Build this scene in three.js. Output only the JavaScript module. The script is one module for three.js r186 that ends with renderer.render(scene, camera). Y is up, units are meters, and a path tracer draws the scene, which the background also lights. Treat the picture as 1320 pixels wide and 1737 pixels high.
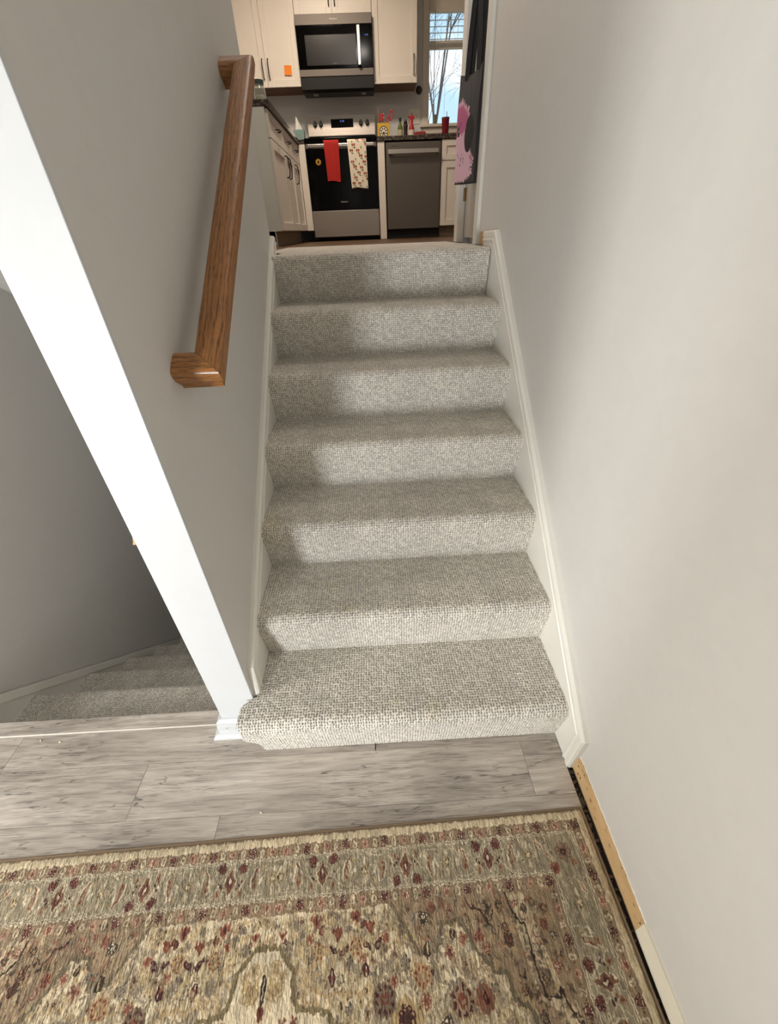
import * as THREE from 'three';
import { RectAreaLightUniformsLib } from 'three/addons/lights/RectAreaLightUniformsLib.js';
import { RoundedBoxGeometry } from 'three/addons/geometries/RoundedBoxGeometry.js';
import { mergeGeometries, toCreasedNormals } from 'three/addons/utils/BufferGeometryUtils.js';

// ------------------------------------------------------------------ camera, sky, lights, exposure
const scene = new THREE.Scene();
const camera = new THREE.PerspectiveCamera(2 * Math.atan(868.5 / 693.52) * 180 / Math.PI, 1320 / 1737, 0.02, 200);
camera.position.set(0.425, 1.4082, 0.6884);
camera.rotation.order = 'YXZ';
camera.rotation.set(-0.6035, -0.0194, -0.0402);
const renderer = new THREE.WebGLRenderer({ antialias: true });
renderer.toneMapping = THREE.LinearToneMapping;
renderer.toneMappingExposure = 1.0;
renderer.shadowMap.enabled = true;
RectAreaLightUniformsLib.init();

// seeded random and noise
function rng(seed) { let s = seed >>> 0; return () => { s = (s + 0x6D2B79F5) | 0; let t = Math.imul(s ^ (s >>> 15), 1 | s); t = (t + Math.imul(t ^ (t >>> 7), 61 | t)) ^ t; return ((t ^ (t >>> 14)) >>> 0) / 4294967296; }; }
function hash(x, y, s) { let h = Math.imul(x, 374761393) + Math.imul(y, 668265263) + Math.imul(s, 1274126177); h = Math.imul(h ^ (h >>> 13), 1274126177); return ((h ^ (h >>> 16)) >>> 0) / 4294967296; }
const mod = (a, n) => ((a % n) + n) % n, clamp = (v, a = 0, b = 1) => Math.min(b, Math.max(a, v)), lerp = (a, b, t) => a + (b - a) * t;
const smooth = (a, b, v) => { const t = clamp((v - a) / (b - a)); return t * t * (3 - 2 * t); };
function vn(x, y, px, py, s) { // tileable value noise, periods px, py
  const xi = Math.floor(x), yi = Math.floor(y), fx = x - xi, fy = y - yi, ux = fx * fx * (3 - 2 * fx), uy = fy * fy * (3 - 2 * fy);
  const x0 = mod(xi, px), x1 = mod(xi + 1, px), y0 = mod(yi, py), y1 = mod(yi + 1, py);
  return lerp(lerp(hash(x0, y0, s), hash(x1, y0, s), ux), lerp(hash(x0, y1, s), hash(x1, y1, s), ux), uy);
}
function fbm(u, v, fx, fy, oct, s) { let a = 0.5, t = 0, n = 0; for (let i = 0; i < oct; i++) { t += a * vn(u * fx, v * fy, fx, fy, s + i); n += a; a *= 0.5; fx *= 2; fy *= 2; } return t / n; }
function dataTex(w, h, fn, srgb, rx = 1, ry = 1) { // fn(u, v) -> [r, g, b] 0..255
  const d = new Uint8Array(w * h * 4);
  for (let y = 0; y < h; y++) for (let x = 0; x < w; x++) { const c = fn((x + 0.5) / w, (y + 0.5) / h), i = (y * w + x) * 4; d[i] = clamp(c[0], 0, 255); d[i + 1] = clamp(c[1], 0, 255); d[i + 2] = clamp(c[2], 0, 255); d[i + 3] = 255; }
  const t = new THREE.DataTexture(d, w, h, THREE.RGBAFormat); t.wrapS = t.wrapT = THREE.RepeatWrapping; t.magFilter = THREE.LinearFilter; t.minFilter = THREE.LinearMipmapLinearFilter; t.generateMipmaps = true;
  if (srgb) t.colorSpace = THREE.SRGBColorSpace; t.repeat.set(rx, ry); t.needsUpdate = true; return t;
}
const grey = (v) => [v, v, v];

// sky: pale winter blue with broken white cloud
{
  const w = 512, h = 256, d = new Float32Array(w * h * 4);
  for (let y = 0; y < h; y++) for (let x = 0; x < w; x++) {
    const u = x / w, v = y / h, up = clamp((v - 0.5) * 2), c = smooth(0.46, 0.62, fbm(u, v, 110, 60, 3, 5)), i = (y * w + x) * 4;
    d[i] = lerp(lerp(0.30, 0.22, up), 0.60, c); d[i + 1] = lerp(lerp(0.44, 0.38, up), 0.62, c); d[i + 2] = lerp(lerp(0.56, 0.54, up), 0.64, c); d[i + 3] = 1;
  }
  const t = new THREE.DataTexture(d, w, h, THREE.RGBAFormat, THREE.FloatType); t.mapping = THREE.EquirectangularReflectionMapping; t.magFilter = THREE.LinearFilter; t.needsUpdate = true;
  scene.background = t; scene.backgroundIntensity = 2.2;
}
// daylight through the glass of the entrance door and of the tall window beside it (both behind the camera)
function daylight(w, h, x, y, z, tx, ty, tz, color, power) {
  const l = new THREE.RectAreaLight(color, power, w, h); l.position.set(x, y, z); l.lookAt(tx, ty, tz); scene.add(l); return l;
}
daylight(0.36, 0.75, -1.02, 0.42, 2.80, -1.02, 0.42, 0, 0xf8faff, 78);
daylight(0.50, 1.05, -1.02, 1.42, 2.80, -1.02, 1.42, 0, 0xfbfaf6, 7);
daylight(0.70, 1.00, -2.24, 1.02, 0.96, 0, 1.02, 0.96, 0xfffaf4, 23);

// ------------------------------------------------------------------ helpers
const used = new Map();
function numbered(n) { const k = used.get(n) ?? 0; used.set(n, k + 1); return k ? `${n}_${String(k).padStart(3, '0')}` : n; }
function M(color, rough = 0.6, o = {}) { return new THREE.MeshPhysicalMaterial({ color, roughness: rough, ...o }); }
function mesh(name, geo, mat, parent) { const m = new THREE.Mesh(geo, mat); m.name = parent === scene ? numbered(name) : name; m.castShadow = m.receiveShadow = true; parent.add(m); return m; }
function thing(name, label, category, [x, y, z] = [0, 0, 0], turn = 0, group) { const g = new THREE.Group(); g.name = numbered(name); g.position.set(x, y, z); g.rotation.y = turn; g.userData = { label, category }; if (group) g.userData.group = group; scene.add(g); return g; }
function tag(o, label, category, group) { o.userData = { label, category }; if (group) o.userData.group = group; return o; }
function struct(name, label, category) { const g = new THREE.Group(); g.name = numbered(name); g.userData = { kind: 'structure', label, category }; scene.add(g); return g; }
function smesh(name, label, category, geo, mat) { const m = mesh(name, geo, mat, scene); m.userData = { kind: 'structure', label, category }; return m; }
function worldUV(g) { // uv in metres from the dominant face direction
  g = g.index ? g.toNonIndexed() : g; const p = g.attributes.position, n = g.attributes.normal, uv = new Float32Array(p.count * 2);
  for (let i = 0; i < p.count; i += 3) {
    const ax = Math.abs(n.getX(i) + n.getX(i + 1) + n.getX(i + 2)), ay = Math.abs(n.getY(i) + n.getY(i + 1) + n.getY(i + 2)), az = Math.abs(n.getZ(i) + n.getZ(i + 1) + n.getZ(i + 2));
    for (let k = i; k < i + 3; k++) {
      const x = p.getX(k), y = p.getY(k), z = p.getZ(k);
      if (ax >= ay && ax >= az) { uv[k * 2] = z; uv[k * 2 + 1] = y; } else if (ay >= az) { uv[k * 2] = x; uv[k * 2 + 1] = z; } else { uv[k * 2] = x; uv[k * 2 + 1] = y; }
    }
  }
  g.setAttribute('uv', new THREE.BufferAttribute(uv, 2)); return g;
}
function bx(x0, x1, y0, y1, z0, z1) { const g = new THREE.BoxGeometry(Math.abs(x1 - x0), Math.abs(y1 - y0), Math.abs(z1 - z0)); g.translate((x0 + x1) / 2, (y0 + y1) / 2, (z0 + z1) / 2); return worldUV(g); }
function rb(x0, x1, y0, y1, z0, z1, r = 0.004, s = 2) { const w = Math.abs(x1 - x0), h = Math.abs(y1 - y0), d = Math.abs(z1 - z0); const g = new RoundedBoxGeometry(w, h, d, s, Math.min(r, w / 2.05, h / 2.05, d / 2.05)); g.translate((x0 + x1) / 2, (y0 + y1) / 2, (z0 + z1) / 2); return worldUV(g); }
function merge(list) { const l = list.map((g) => { g = g.index ? g.toNonIndexed() : g; for (const k of Object.keys(g.attributes)) if (!['position', 'normal', 'uv'].includes(k)) g.deleteAttribute(k); return g; }); return mergeGeometries(l); }
function lathe(pts, seg = 28) { return new THREE.LatheGeometry(pts.map(([r, y]) => new THREE.Vector2(r, y)), seg); }
function tube(pts, r, seg = 24, rad = 8) { return new THREE.TubeGeometry(new THREE.CatmullRomCurve3(pts.map((p) => new THREE.Vector3(...p))), seg, r, rad, false); }
function poly(pts, depth, bevel = 0) { const s = new THREE.Shape(pts.map(([a, b]) => new THREE.Vector2(a, b))); return new THREE.ExtrudeGeometry(s, { depth, bevelEnabled: bevel > 0, bevelSize: bevel, bevelThickness: bevel, bevelSegments: 2, bevelOffset: -bevel }); }
function canvas(w, h, draw, srgb = true) { const c = document.createElement('canvas'); c.width = w; c.height = h; draw(c.getContext('2d'), w, h); const t = new THREE.CanvasTexture(c); if (srgb) t.colorSpace = THREE.SRGBColorSpace; return t; }
// profile in (z, y) swept along x
function alongX(pts, x0, x1) { const g = poly(pts.map(([z, y]) => [-z, y]), x1 - x0); g.rotateY(Math.PI / 2); g.translate(x0, 0, 0); return worldUV(toCreasedNormals(g, 0.5)); }

// ------------------------------------------------------------------ key dimensions (metres)
const RISE = 0.19, RUN = 0.2448, W = 0.9635, XW = 0.984, XL = -0.0186, XLL = -0.143, K = 1.32, TOP = K + 0.914, CEIL = 3.78, BACK = -5.83, FRONT = -5.17;

// ------------------------------------------------------------------ shared materials
const wallBump = dataTex(512, 512, (u, v) => grey(255 * (0.55 * fbm(u, v, 48, 48, 3, 11) + 0.45 * fbm(u, v, 6, 6, 3, 15))), false, 1 / 0.5, 1 / 0.5);
const wallTone = (r, g, b, s, amp) => dataTex(256, 256, (u, v) => { const n = (fbm(u, v, 3, 3, 4, s) - 0.5) * amp + (fbm(u, v, 64, 64, 2, s + 9) - 0.5) * amp * 0.5; return [r + n, g + n, b + n]; }, true, 1 / 1.9, 1 / 1.9);
const mWall = M(0xffffff, 0.5, { map: wallTone(210, 208, 203, 21, 6), bumpMap: wallBump, bumpScale: 0.0005, specularIntensity: 0.7 });
const mKitchenWall = M(0xffffff, 0.6, { map: wallTone(214, 213, 211, 41, 5), bumpMap: wallBump, bumpScale: 0.0004 });
const mCeil = M(0xe6e3dc, 0.9, { bumpMap: wallBump, bumpScale: 0.001 });
const mWhite = M(0xffffff, 0.35, { map: wallTone(203, 206, 207, 51, 4), bumpMap: wallBump, bumpScale: 0.0002 });
const mTrim = M(0xffffff, 0.34, { map: wallTone(229, 227, 218, 61, 5), bumpMap: wallBump, bumpScale: 0.0002 });
const mCab = M(0xffffff, 0.42, { map: wallTone(230, 222, 210, 71, 4) });
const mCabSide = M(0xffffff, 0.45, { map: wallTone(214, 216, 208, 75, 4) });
const mBlackMetal = M(0x161413, 0.5, { metalness: 0.2 });
const steelBump = dataTex(256, 256, (u, v) => grey(255 * fbm(u, v, 2, 128, 2, 81)), false, 1 / 0.4, 1 / 0.1);
const mSteel = M(0xa8a199, 0.55, { metalness: 0.8, roughnessMap: dataTex(128, 128, (u, v) => grey(150 + 90 * fbm(u, v, 2, 64, 3, 83)), false, 1 / 0.5, 1 / 0.2), bumpMap: steelBump, bumpScale: 0.0001 });
const mSteelDark = M(0x6e6862, 0.55, { metalness: 0.8, bumpMap: steelBump, bumpScale: 0.0001 });
const mSteelBright = M(0xd6d2cd, 0.24, { metalness: 1 });
const mBlackGlass = M(0x030304, 0.1, { specularIntensity: 0.35 });
const mBlackPlastic = M(0x121212, 0.45);
const mDark = M(0x070707, 0.8);
const mBrass = M(0x8a6f45, 0.4, { metalness: 1 });

// oak
const oakFn = (seed, hue) => (u, v) => {
  const wv = v * 13 + 3.2 * fbm(u, v, 2, 2, 2, seed) + 0.5 * fbm(u, v, 6, 10, 2, seed + 3), saw = wv - Math.floor(wv), line = smooth(0.45, 0.95, saw) * (1 - smooth(0.95, 1.0, saw));
  const fine = fbm(u, v, 8, 200, 3, seed + 5), pore = smooth(0.54, 0.70, fbm(u, v, 22, 150, 2, seed + 7)), t = clamp(0.25 + 0.75 * fine + 0.12 * (fbm(u, v, 3, 3, 2, seed + 9) - 0.5)), k = (1 - 0.40 * line * (0.5 + 0.5 * pore)) * (1 - 0.26 * pore);
  return [lerp(128, 186, t) * k * hue, lerp(82, 126, t) * k * hue, lerp(38, 68, t) * k * hue];
};
const mOak = M(0xffffff, 0.5, { map: dataTex(1024, 512, oakFn(101, 1.0), true, 1 / 0.55, 1 / 0.16), clearcoat: 0.12, clearcoatRoughness: 0.4 });
const mOakEnd = M(0xffffff, 0.3, { map: dataTex(512, 512, oakFn(131, 1.02), true, 1 / 0.3, 1 / 0.16), clearcoat: 0.4, clearcoatRoughness: 0.22 });

// looped carpet: rows of small loops of heathered yarn
const LOOP = 0.0084, LN = 36;
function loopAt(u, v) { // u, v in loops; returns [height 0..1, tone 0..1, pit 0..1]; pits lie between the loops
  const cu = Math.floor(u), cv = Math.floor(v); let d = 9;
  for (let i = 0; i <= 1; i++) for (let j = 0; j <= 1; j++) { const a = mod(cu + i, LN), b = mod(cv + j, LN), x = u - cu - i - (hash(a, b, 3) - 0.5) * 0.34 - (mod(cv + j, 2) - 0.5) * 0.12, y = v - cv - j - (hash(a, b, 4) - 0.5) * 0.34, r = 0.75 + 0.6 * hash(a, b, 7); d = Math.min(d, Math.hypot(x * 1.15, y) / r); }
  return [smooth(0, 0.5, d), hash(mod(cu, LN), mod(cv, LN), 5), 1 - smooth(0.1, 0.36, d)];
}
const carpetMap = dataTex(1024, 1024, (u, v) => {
  const [h, tn, pitShade] = loopAt(u * LN, v * LN), fib = fbm(u, v, 256, 256, 2, 201), tone = 0.88 + 0.12 * tn + 0.2 * (fib - 0.5) + 0.1 * (fbm(u, v, 5, 5, 3, 207) - 0.5), k = tone * (1 - 0.36 * pitShade);  // shade in the pits between loops is painted into the colour
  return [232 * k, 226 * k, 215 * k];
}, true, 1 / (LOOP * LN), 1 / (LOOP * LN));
const carpetBump = dataTex(1024, 1024, (u, v) => grey(255 * (0.8 * loopAt(u * LN, v * LN)[0] + 0.2 * fbm(u, v, 200, 200, 2, 211))), false, 1 / (LOOP * LN), 1 / (LOOP * LN));
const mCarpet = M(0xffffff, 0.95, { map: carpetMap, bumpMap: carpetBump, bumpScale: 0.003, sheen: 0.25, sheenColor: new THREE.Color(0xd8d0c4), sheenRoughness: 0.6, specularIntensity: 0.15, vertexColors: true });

// grey vinyl plank
const vinylHeight = (u, v) => {
  const w = v + 0.03 * (fbm(u, v, 4, 6, 3, 301) - 0.5) + 0.006 * (fbm(u, v, 16, 24, 2, 302) - 0.5), zone = smooth(0.44, 0.62, fbm(u, v, 5, 10, 3, 315));
  const ridge = 1 - smooth(0.0, 0.03, Math.abs(fbm(u, w, 7, 44, 3, 303) - 0.5)), brk = smooth(0.5, 0.6, fbm(u, w, 30, 60, 2, 305)), fine = fbm(u, w, 18, 280, 3, 307), mid = fbm(u, w, 9, 60, 4, 309), fleck = smooth(0.6, 0.7, fbm(u, w, 24, 260, 2, 319));
  return [Math.max(ridge * brk, 0.45 * fleck) * (0.3 + 0.7 * zone), 0.55 * fine + 0.45 * mid, fbm(u, v, 4, 9, 4, 311), smooth(0.56, 0.68, fine) * (0.35 + 0.65 * zone)];
};
const vinylMap = dataTex(2048, 1024, (u, v) => { const [cr, gr, br, spot] = vinylHeight(u, v); const t = clamp(0.52 + 1.25 * (gr - 0.5) + 0.75 * (br - 0.5)), k = (1 - 0.34 * cr) * (1 - 0.14 * spot); return [lerp(140, 228, t) * k, lerp(132, 219, t) * k, lerp(123, 208, t) * k]; }, true, 1 / 1.22, 1 / 0.62);
const vinylBump = dataTex(1024, 512, (u, v) => { const [cr, gr] = vinylHeight(u, v); return grey(255 * (0.8 - 0.5 * cr) * (0.7 + 0.3 * gr)); }, false, 1 / 1.22, 1 / 0.62);
const mVinyl = M(0xffffff, 0.52, { map: vinylMap, bumpMap: vinylBump, bumpScale: 0.0006, specularIntensity: 0.6 });

// ------------------------------------------------------------------ structure: landing floor
{
  const fl = struct('floor', 'grey wood-look vinyl plank landing at the foot of the stairs', 'floor');
  mesh('subfloor', bx(-2.3, XW, -0.30, -0.0135, -0.095, 2.9), M(0x2a211a, 0.9), fl);
  const rows = [-0.093, 0.022, 0.18, 0.338, 0.496, 0.654, 0.812, 0.97, 1.128, 1.286, 1.444, 1.602, 1.76, 1.918, 2.076, 2.234, 2.392, 2.55, 2.708, 2.9], rnd = rng(7);
  rows.slice(0, -1).forEach((z0, r) => {
    const z1 = rows[r + 1], start = [0.362, 0.84, -0.1, 0.5, 0.2, 0.7, 0.05, 0.9, 0.4, 0.6][r % 10], cuts = [-2.3];
    for (let x = start - 1.219 * 3; x < 0.95; x += 1.219) if (x > -2.25) cuts.push(x);
    cuts.push(0.9645);
    for (let i = 0; i + 1 < cuts.length; i++) {
      const g = rb(cuts[i] + 0.0004, cuts[i + 1] - 0.0004, -0.013, 0, z0 + 0.0003, z1 - 0.0003, 0.0008, 1), uv = g.attributes.uv, du = rnd() * 1.22, dv = rnd() * 0.62;
      for (let k = 0; k < uv.count; k++) uv.setXY(k, uv.getX(k) + du, uv.getY(k) + dv);
      mesh('plank', g, mVinyl, fl);
    }
  });
  mesh('joint', bx(0.3605, 0.3637, -0.012, 0.0003, 0.002, 0.0215), M(0x241d18, 0.9), fl);
  // stair nosing plank at the top of the flight going down, with a white bead along its joint
  const nose = rb(-1.1, -0.158, -0.034, 0.001, -0.152, -0.099, 0.006, 3), nuv = nose.attributes.uv; for (let k = 0; k < nuv.count; k++) nuv.setXY(k, nuv.getX(k) + 0.37, nuv.getY(k) + 0.21);
  mesh('nosing', nose, mVinyl, fl);
  mesh('joint_bead', bx(-2.3, -0.158, -0.012, 0.0012, -0.0985, -0.0935), M(0xf2ede2, 0.6), fl);
}
// ------------------------------------------------------------------ walls
{
  const wr = struct('wall_right', 'warm light grey wall on the right of the stairs', 'wall');
  mesh('paint', merge([bx(XW, XW + 0.12, 0.004, CEIL, -1.865, 3.02), bx(XW + 0.001, XW + 0.12, -0.30, 0.004, -1.865, 3.02)]), mWall, wr);
  smesh('wall_closet', 'short wall round the closet door', 'wall', merge([bx(XW, XW + 0.12, K + 2.06, CEIL, -2.36, -1.866), bx(XW, XW + 0.12, K - 0.3, CEIL, -2.455, -2.36), bx(XW, XW + 0.12, -0.3, K + 0.005, -2.36, -1.866)]), mWall);
  // bare strip where the baseboard was pulled off
  const rnd = rng(17), mk = (z0, z1, h, th, n, amp) => { const p = [[z0, 0.004]]; p.push([z1, 0.004]); for (let i = n; i >= 0; i--) { const t = i / n; p.push([lerp(z0, z1, t), h(t) + (rnd() - 0.5) * amp]); } const g = poly(p.map(([z, y]) => [-z, y]), th); g.rotateY(Math.PI / 2); g.translate(XW - th, 0, 0); return worldUV(g); };
  const tan = dataTex(256, 64, (u, v) => { const n = fbm(u, v, 5, 3, 4, 401), k = smooth(0.74, 0.8, fbm(u, v, 30, 9, 3, 405)); const q = 1 - 0.3 * k; return [(188 + 26 * n) * q, (156 + 24 * n) * q, (110 + 22 * n) * q]; }, true, 1 / 0.4, 1 / 0.1);
  mesh('bare_strip', mk(0.098, 0.475, (t) => lerp(0.083, 0.07, t) - (t < 0.06 ? (0.06 - t) * 0.6 : 0), 0.004, 40, 0.004), M(0xffffff, 0.85, { map: tan }), wr);
  mesh('cream_strip', mk(0.475, 2.9, () => 0.072, 0.005, 30, 0.004), M(0xe2dcc8, 0.7), wr);
  mesh('paint_edge', mk(0.11, 0.475, (t) => lerp(0.087, 0.075, t), 0.0015, 40, 0.004), M(0xf0ece2, 0.7), wr);
  mesh('nail_hole', merge([[0.128, 0.05], [0.138, 0.026], [0.152, 0.03], [0.47, 0.05]].map(([z, y]) => { const g = new THREE.CylinderGeometry(0.0022, 0.0022, 0.001, 10); g.rotateZ(Math.PI / 2); g.translate(XW - 0.0045, y, z); return g; })), mDark, wr);
  mesh('gap_debris', merge(Array.from({ length: 60 }, (_, i) => { const s = 0.002 + rnd() * 0.005, g = new THREE.BoxGeometry(s, s * 0.5, s * 2.4); g.rotateY(rnd() * 3); g.translate(0.967 + rnd() * 0.012, -0.0135 + s * 0.25, 0.1 + rnd() * 0.6); return g; })), M(0x6a5a48, 0.9), wr);

  const wl = struct('wall_left', 'grey stair wall carrying the oak handrail', 'wall');
  mesh('paint', bx(XLL, XL, -2.75, CEIL, -1.556, -0.075), mWall, wl);
  smesh('trim_1', 'tall white board facing the end of the stair wall', 'trim', rb(XLL - 0.001, XL + 0.001, 0.0, CEIL, -0.0755, -0.066, 0.0015, 1), mWhite);
  // small white baseboard wrapped round the foot of that wall end
  const bb = struct('baseboard_front', 'short scuffed white baseboard at the foot of the wall end', 'baseboard');
  const prof = (d) => [[0, 0], [d + 0.030, 0], [d + 0.029, 0.008], [d + 0.022, 0.02], [d + 0.015, 0.024], [d + 0.015, 0.062], [d + 0.0135, 0.066], [d + 0.0135, 0.078], [d + 0.009, 0.086], [d + 0.006, 0.092], [0, 0.094]];
  { // mitred front + left return
    const P = prof(0), v = [], x1 = 0.0; const push = (a, b, c) => v.push(...a, ...b, ...c);
    const front = P.map(([d, y]) => [[XLL - d * 1.45, y, -0.066 + d * 0.85], [x1, y, -0.066 + d * 0.85]]), side = P.map(([d, y]) => [[XLL - d * 1.45, y, -0.092], [XLL - d * 1.45, y, -0.066 + d * 0.85]]);
    for (const L of [front, side]) for (let i = 0; i + 1 < L.length; i++) { push(L[i][0], L[i][1], L[i + 1][1]); push(L[i][0], L[i + 1][1], L[i + 1][0]); }
    const g = new THREE.BufferGeometry(); g.setAttribute('position', new THREE.Float32BufferAttribute(v, 3)); g.computeVertexNormals(); mesh('moulding', worldUV(g), mWhite, bb);
    const rs = rng(23); mesh('scuff', merge(Array.from({ length: 9 }, () => { const g2 = bx(0, 0.003 + rs() * 0.008, 0, 0.001 + rs() * 0.0016, 0, 0.0008); g2.translate(-0.15 + rs() * 0.1, 0.03 + rs() * 0.03, -0.0511); return g2; })), M(0x8a8d98, 0.8), bb);
  }
  // stairwell going down
  smesh('wall_stairwell', 'shaded grey wall beside the flight going down', 'wall', bx(-1.245, -1.125, -2.75, CEIL, -3.6, -0.0995), mWall);
  smesh('wall_hall', 'grey wall left of the landing', 'wall', merge([bx(-2.3, -1.245, -0.3, CEIL, -0.32, -0.0995), bx(-2.42, -2.3, -0.3, CEIL, -0.32, 0.59), bx(-2.42, -2.3, -0.3, CEIL, 1.33, 3.02), bx(-2.42, -2.3, -0.3, 0.50, 0.59, 1.33), bx(-2.42, -2.3, 1.54, CEIL, 0.59, 1.33)]), mWall);
  smesh('ceiling_stairwell', 'sloping ceiling over the flight going down', 'ceiling', alongX([[-0.75, 1.62], [-2.7, 0.4], [-3.6, 0.4], [-3.6, 0.6], [-2.6, 0.6], [-0.75, 1.78]], -1.125, XLL), mWall);
  smesh('wall_header', 'wall above the sloping stairwell ceiling', 'wall', bx(-1.125, XLL, 1.62, CEIL, -0.86, -0.749), mWall);
  smesh('floor_lower', 'carpeted lower level floor', 'floor', bx(-1.125, XLL, -2.75, -2.6, -3.6, -0.1), M(0xc8c1b4, 0.95));
  smesh('wall_lower', 'end wall of the lower level', 'wall', merge([bx(-1.125, XLL, -2.75, 0.6, -3.72, -3.6), bx(XLL, XL, -2.75, K - 0.31, -3.72, -1.556)]), mWall);
}
// front wall behind the camera with the glazed entrance door and a tall window
{
  const wf = struct('wall_front', 'entrance wall behind the viewer', 'wall');
  mesh('paint', merge([bx(-2.42, -1.45, -0.3, CEIL, 2.9, 3.02), bx(-0.55, XW + 0.12, -0.3, CEIL, 2.9, 3.02), bx(-1.45, -0.55, 2.05, CEIL, 2.9, 3.02), bx(-1.45, -0.55, -0.3, 0.0, 2.9, 3.02)]), mWall, wf);
  smesh('wall_added_blocker', 'added unseen wall block behind the viewer that shades the right of the landing', 'wall', bx(0.27, XW, 0.0, CEIL, 1.02, 2.9), mWall);  // added block, out of view, keeps door light off the right of rug and wall
  const d = struct('door_1', 'white entrance door with two glass lights', 'door');
  mesh('leaf', merge([rb(-1.45, -1.28, 0.005, 2.05, 2.93, 2.975), rb(-0.76, -0.55, 0.005, 2.05, 2.93, 2.975), rb(-1.28, -0.76, 0.005, 0.04, 2.93, 2.975), rb(-1.28, -0.76, 0.80, 0.89, 2.93, 2.975), rb(-1.28, -0.76, 1.95, 2.05, 2.93, 2.975)]), mWhite, d);
  const mPane = M(0xffffff, 0.02, { transmission: 1, thickness: 0 });
  mesh('pane', bx(-1.28, -0.76, 0.04, 0.80, 2.95, 2.956), mPane, d); mesh('pane', bx(-1.28, -0.76, 0.89, 1.95, 2.95, 2.956), mPane, d);
  const w = struct('window_1', 'window in the wall left of the landing', 'window');
  mesh('frame', merge([bx(-2.4, -2.31, 0.50, 1.54, 0.59, 0.62), bx(-2.4, -2.31, 0.50, 1.54, 1.30, 1.33), bx(-2.4, -2.31, 0.50, 0.53, 0.62, 1.30), bx(-2.4, -2.31, 1.51, 1.54, 0.62, 1.30)]), mWhite, w);
  mesh('pane', bx(-2.361, -2.355, 0.53, 1.51, 0.62, 1.30), mPane, w);
  smesh('ground', 'pale concrete and dry grass outside', 'ground', merge([bx(-40, 40, -0.5, -0.35, 3.04, 40), bx(-40, 40, -0.5, -0.35, -60, BACK - 0.2)]), M(0x9b9484, 0.95));
}
smesh('ceiling', 'white ceiling over the stairs and kitchen', 'ceiling', bx(-2.42, 2.75, CEIL, CEIL + 0.12, BACK - 0.12, 3.02), mCeil);
// ------------------------------------------------------------------ skirting along the stairs (mitred moulding on a board)
function skirt(name, label, top, low, thick, dir) { // dir: +1 faces +x, -1 faces -x ; polygon of (z, y)
  const g = struct(name, label, 'skirting');
  const board = poly(low.map(([z, y]) => [-z, y]), thick); board.rotateY(Math.PI / 2); board.translate(dir > 0 ? XL : XW - thick, 0, 0);
  mesh('board', worldUV(board), mTrim, g);
  // moulding swept along the top polyline: profile (offset inward, projection)
  const prof = [[0, 0], [0, 0.012], [0.004, 0.0185], [0.010, 0.0205], [0.020, 0.0200], [0.024, 0.0178], [0.030, 0.0180], [0.033, 0.0212], [0.038, 0.0205], [0.041, 0.0165], [0.041, 0]], v = [];
  const nrm = []; for (let i = 0; i + 1 < top.length; i++) { const dz = top[i + 1][0] - top[i][0], dy = top[i + 1][1] - top[i][1], l = Math.hypot(dz, dy); nrm.push([-dy / l, dz / l]); }
  const off = (i, o) => { const a = nrm[Math.max(0, i - 1)], b = nrm[Math.min(nrm.length - 1, i)], m = [a[0] + b[0], a[1] + b[1]], l2 = m[0] * m[0] + m[1] * m[1], k = 2 / l2; return [top[i][0] + m[0] * k * o, top[i][1] + m[1] * k * o]; };
  const wallX = dir > 0 ? XL : XW;
  for (let i = 0; i + 1 < top.length; i++) for (let j = 0; j + 1 < prof.length; j++) {
    const q = [[i, j], [i + 1, j], [i + 1, j + 1], [i, j + 1]].map(([a, b]) => { const p = off(a, prof[b][0]); return [wallX + dir * (prof[b][1] + (dir < 0 && prof[b][1] > 0 ? 0.0022 : 0)), p[1], p[0]]; });
    v.push(...q[0], ...q[1], ...q[2], ...q[0], ...q[2], ...q[3]);
  }
  for (const i of [0, top.length - 1]) { const c = prof.map(([o, d]) => { const p = off(i, o); return [wallX + dir * (d + (dir < 0 && d > 0 ? 0.0022 : 0)), p[1], p[0]]; }); for (let j = 1; j + 1 < c.length; j++) v.push(...c[0], ...c[j], ...c[j + 1]); }
  const mg = new THREE.BufferGeometry(); mg.setAttribute('position', new THREE.Float32BufferAttribute(v, 3)); mg.computeVertexNormals();
  mesh('moulding', worldUV(mg), mTrim, g); return g;
}
{
  const topR = [[0.110, 0.0], [0.125, 0.182], [-1.405, 1.394], [-1.60, 1.390]];
  skirt('trim_2', 'white stair skirting with moulded top edge along the right wall', topR, [[0.100, 0.001], [0.116, 0.170], [-1.405, 1.380], [-1.60, 1.378], [-1.60, 1.20], [-0.05, 0.001]], 0.0195, -1);
  const topL = [[-0.080, 0.185], [-0.097, 0.306], [-1.556, 1.404]];
  skirt('trim_3', 'white stair skirting with moulded top edge below the handrail', topL, [[-0.078, 0.02], [-0.082, 0.185], [-0.100, 0.298], [-1.556, 1.394], [-1.556, 1.15], [-0.30, 0.02]], 0.0172, 1);
}
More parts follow.
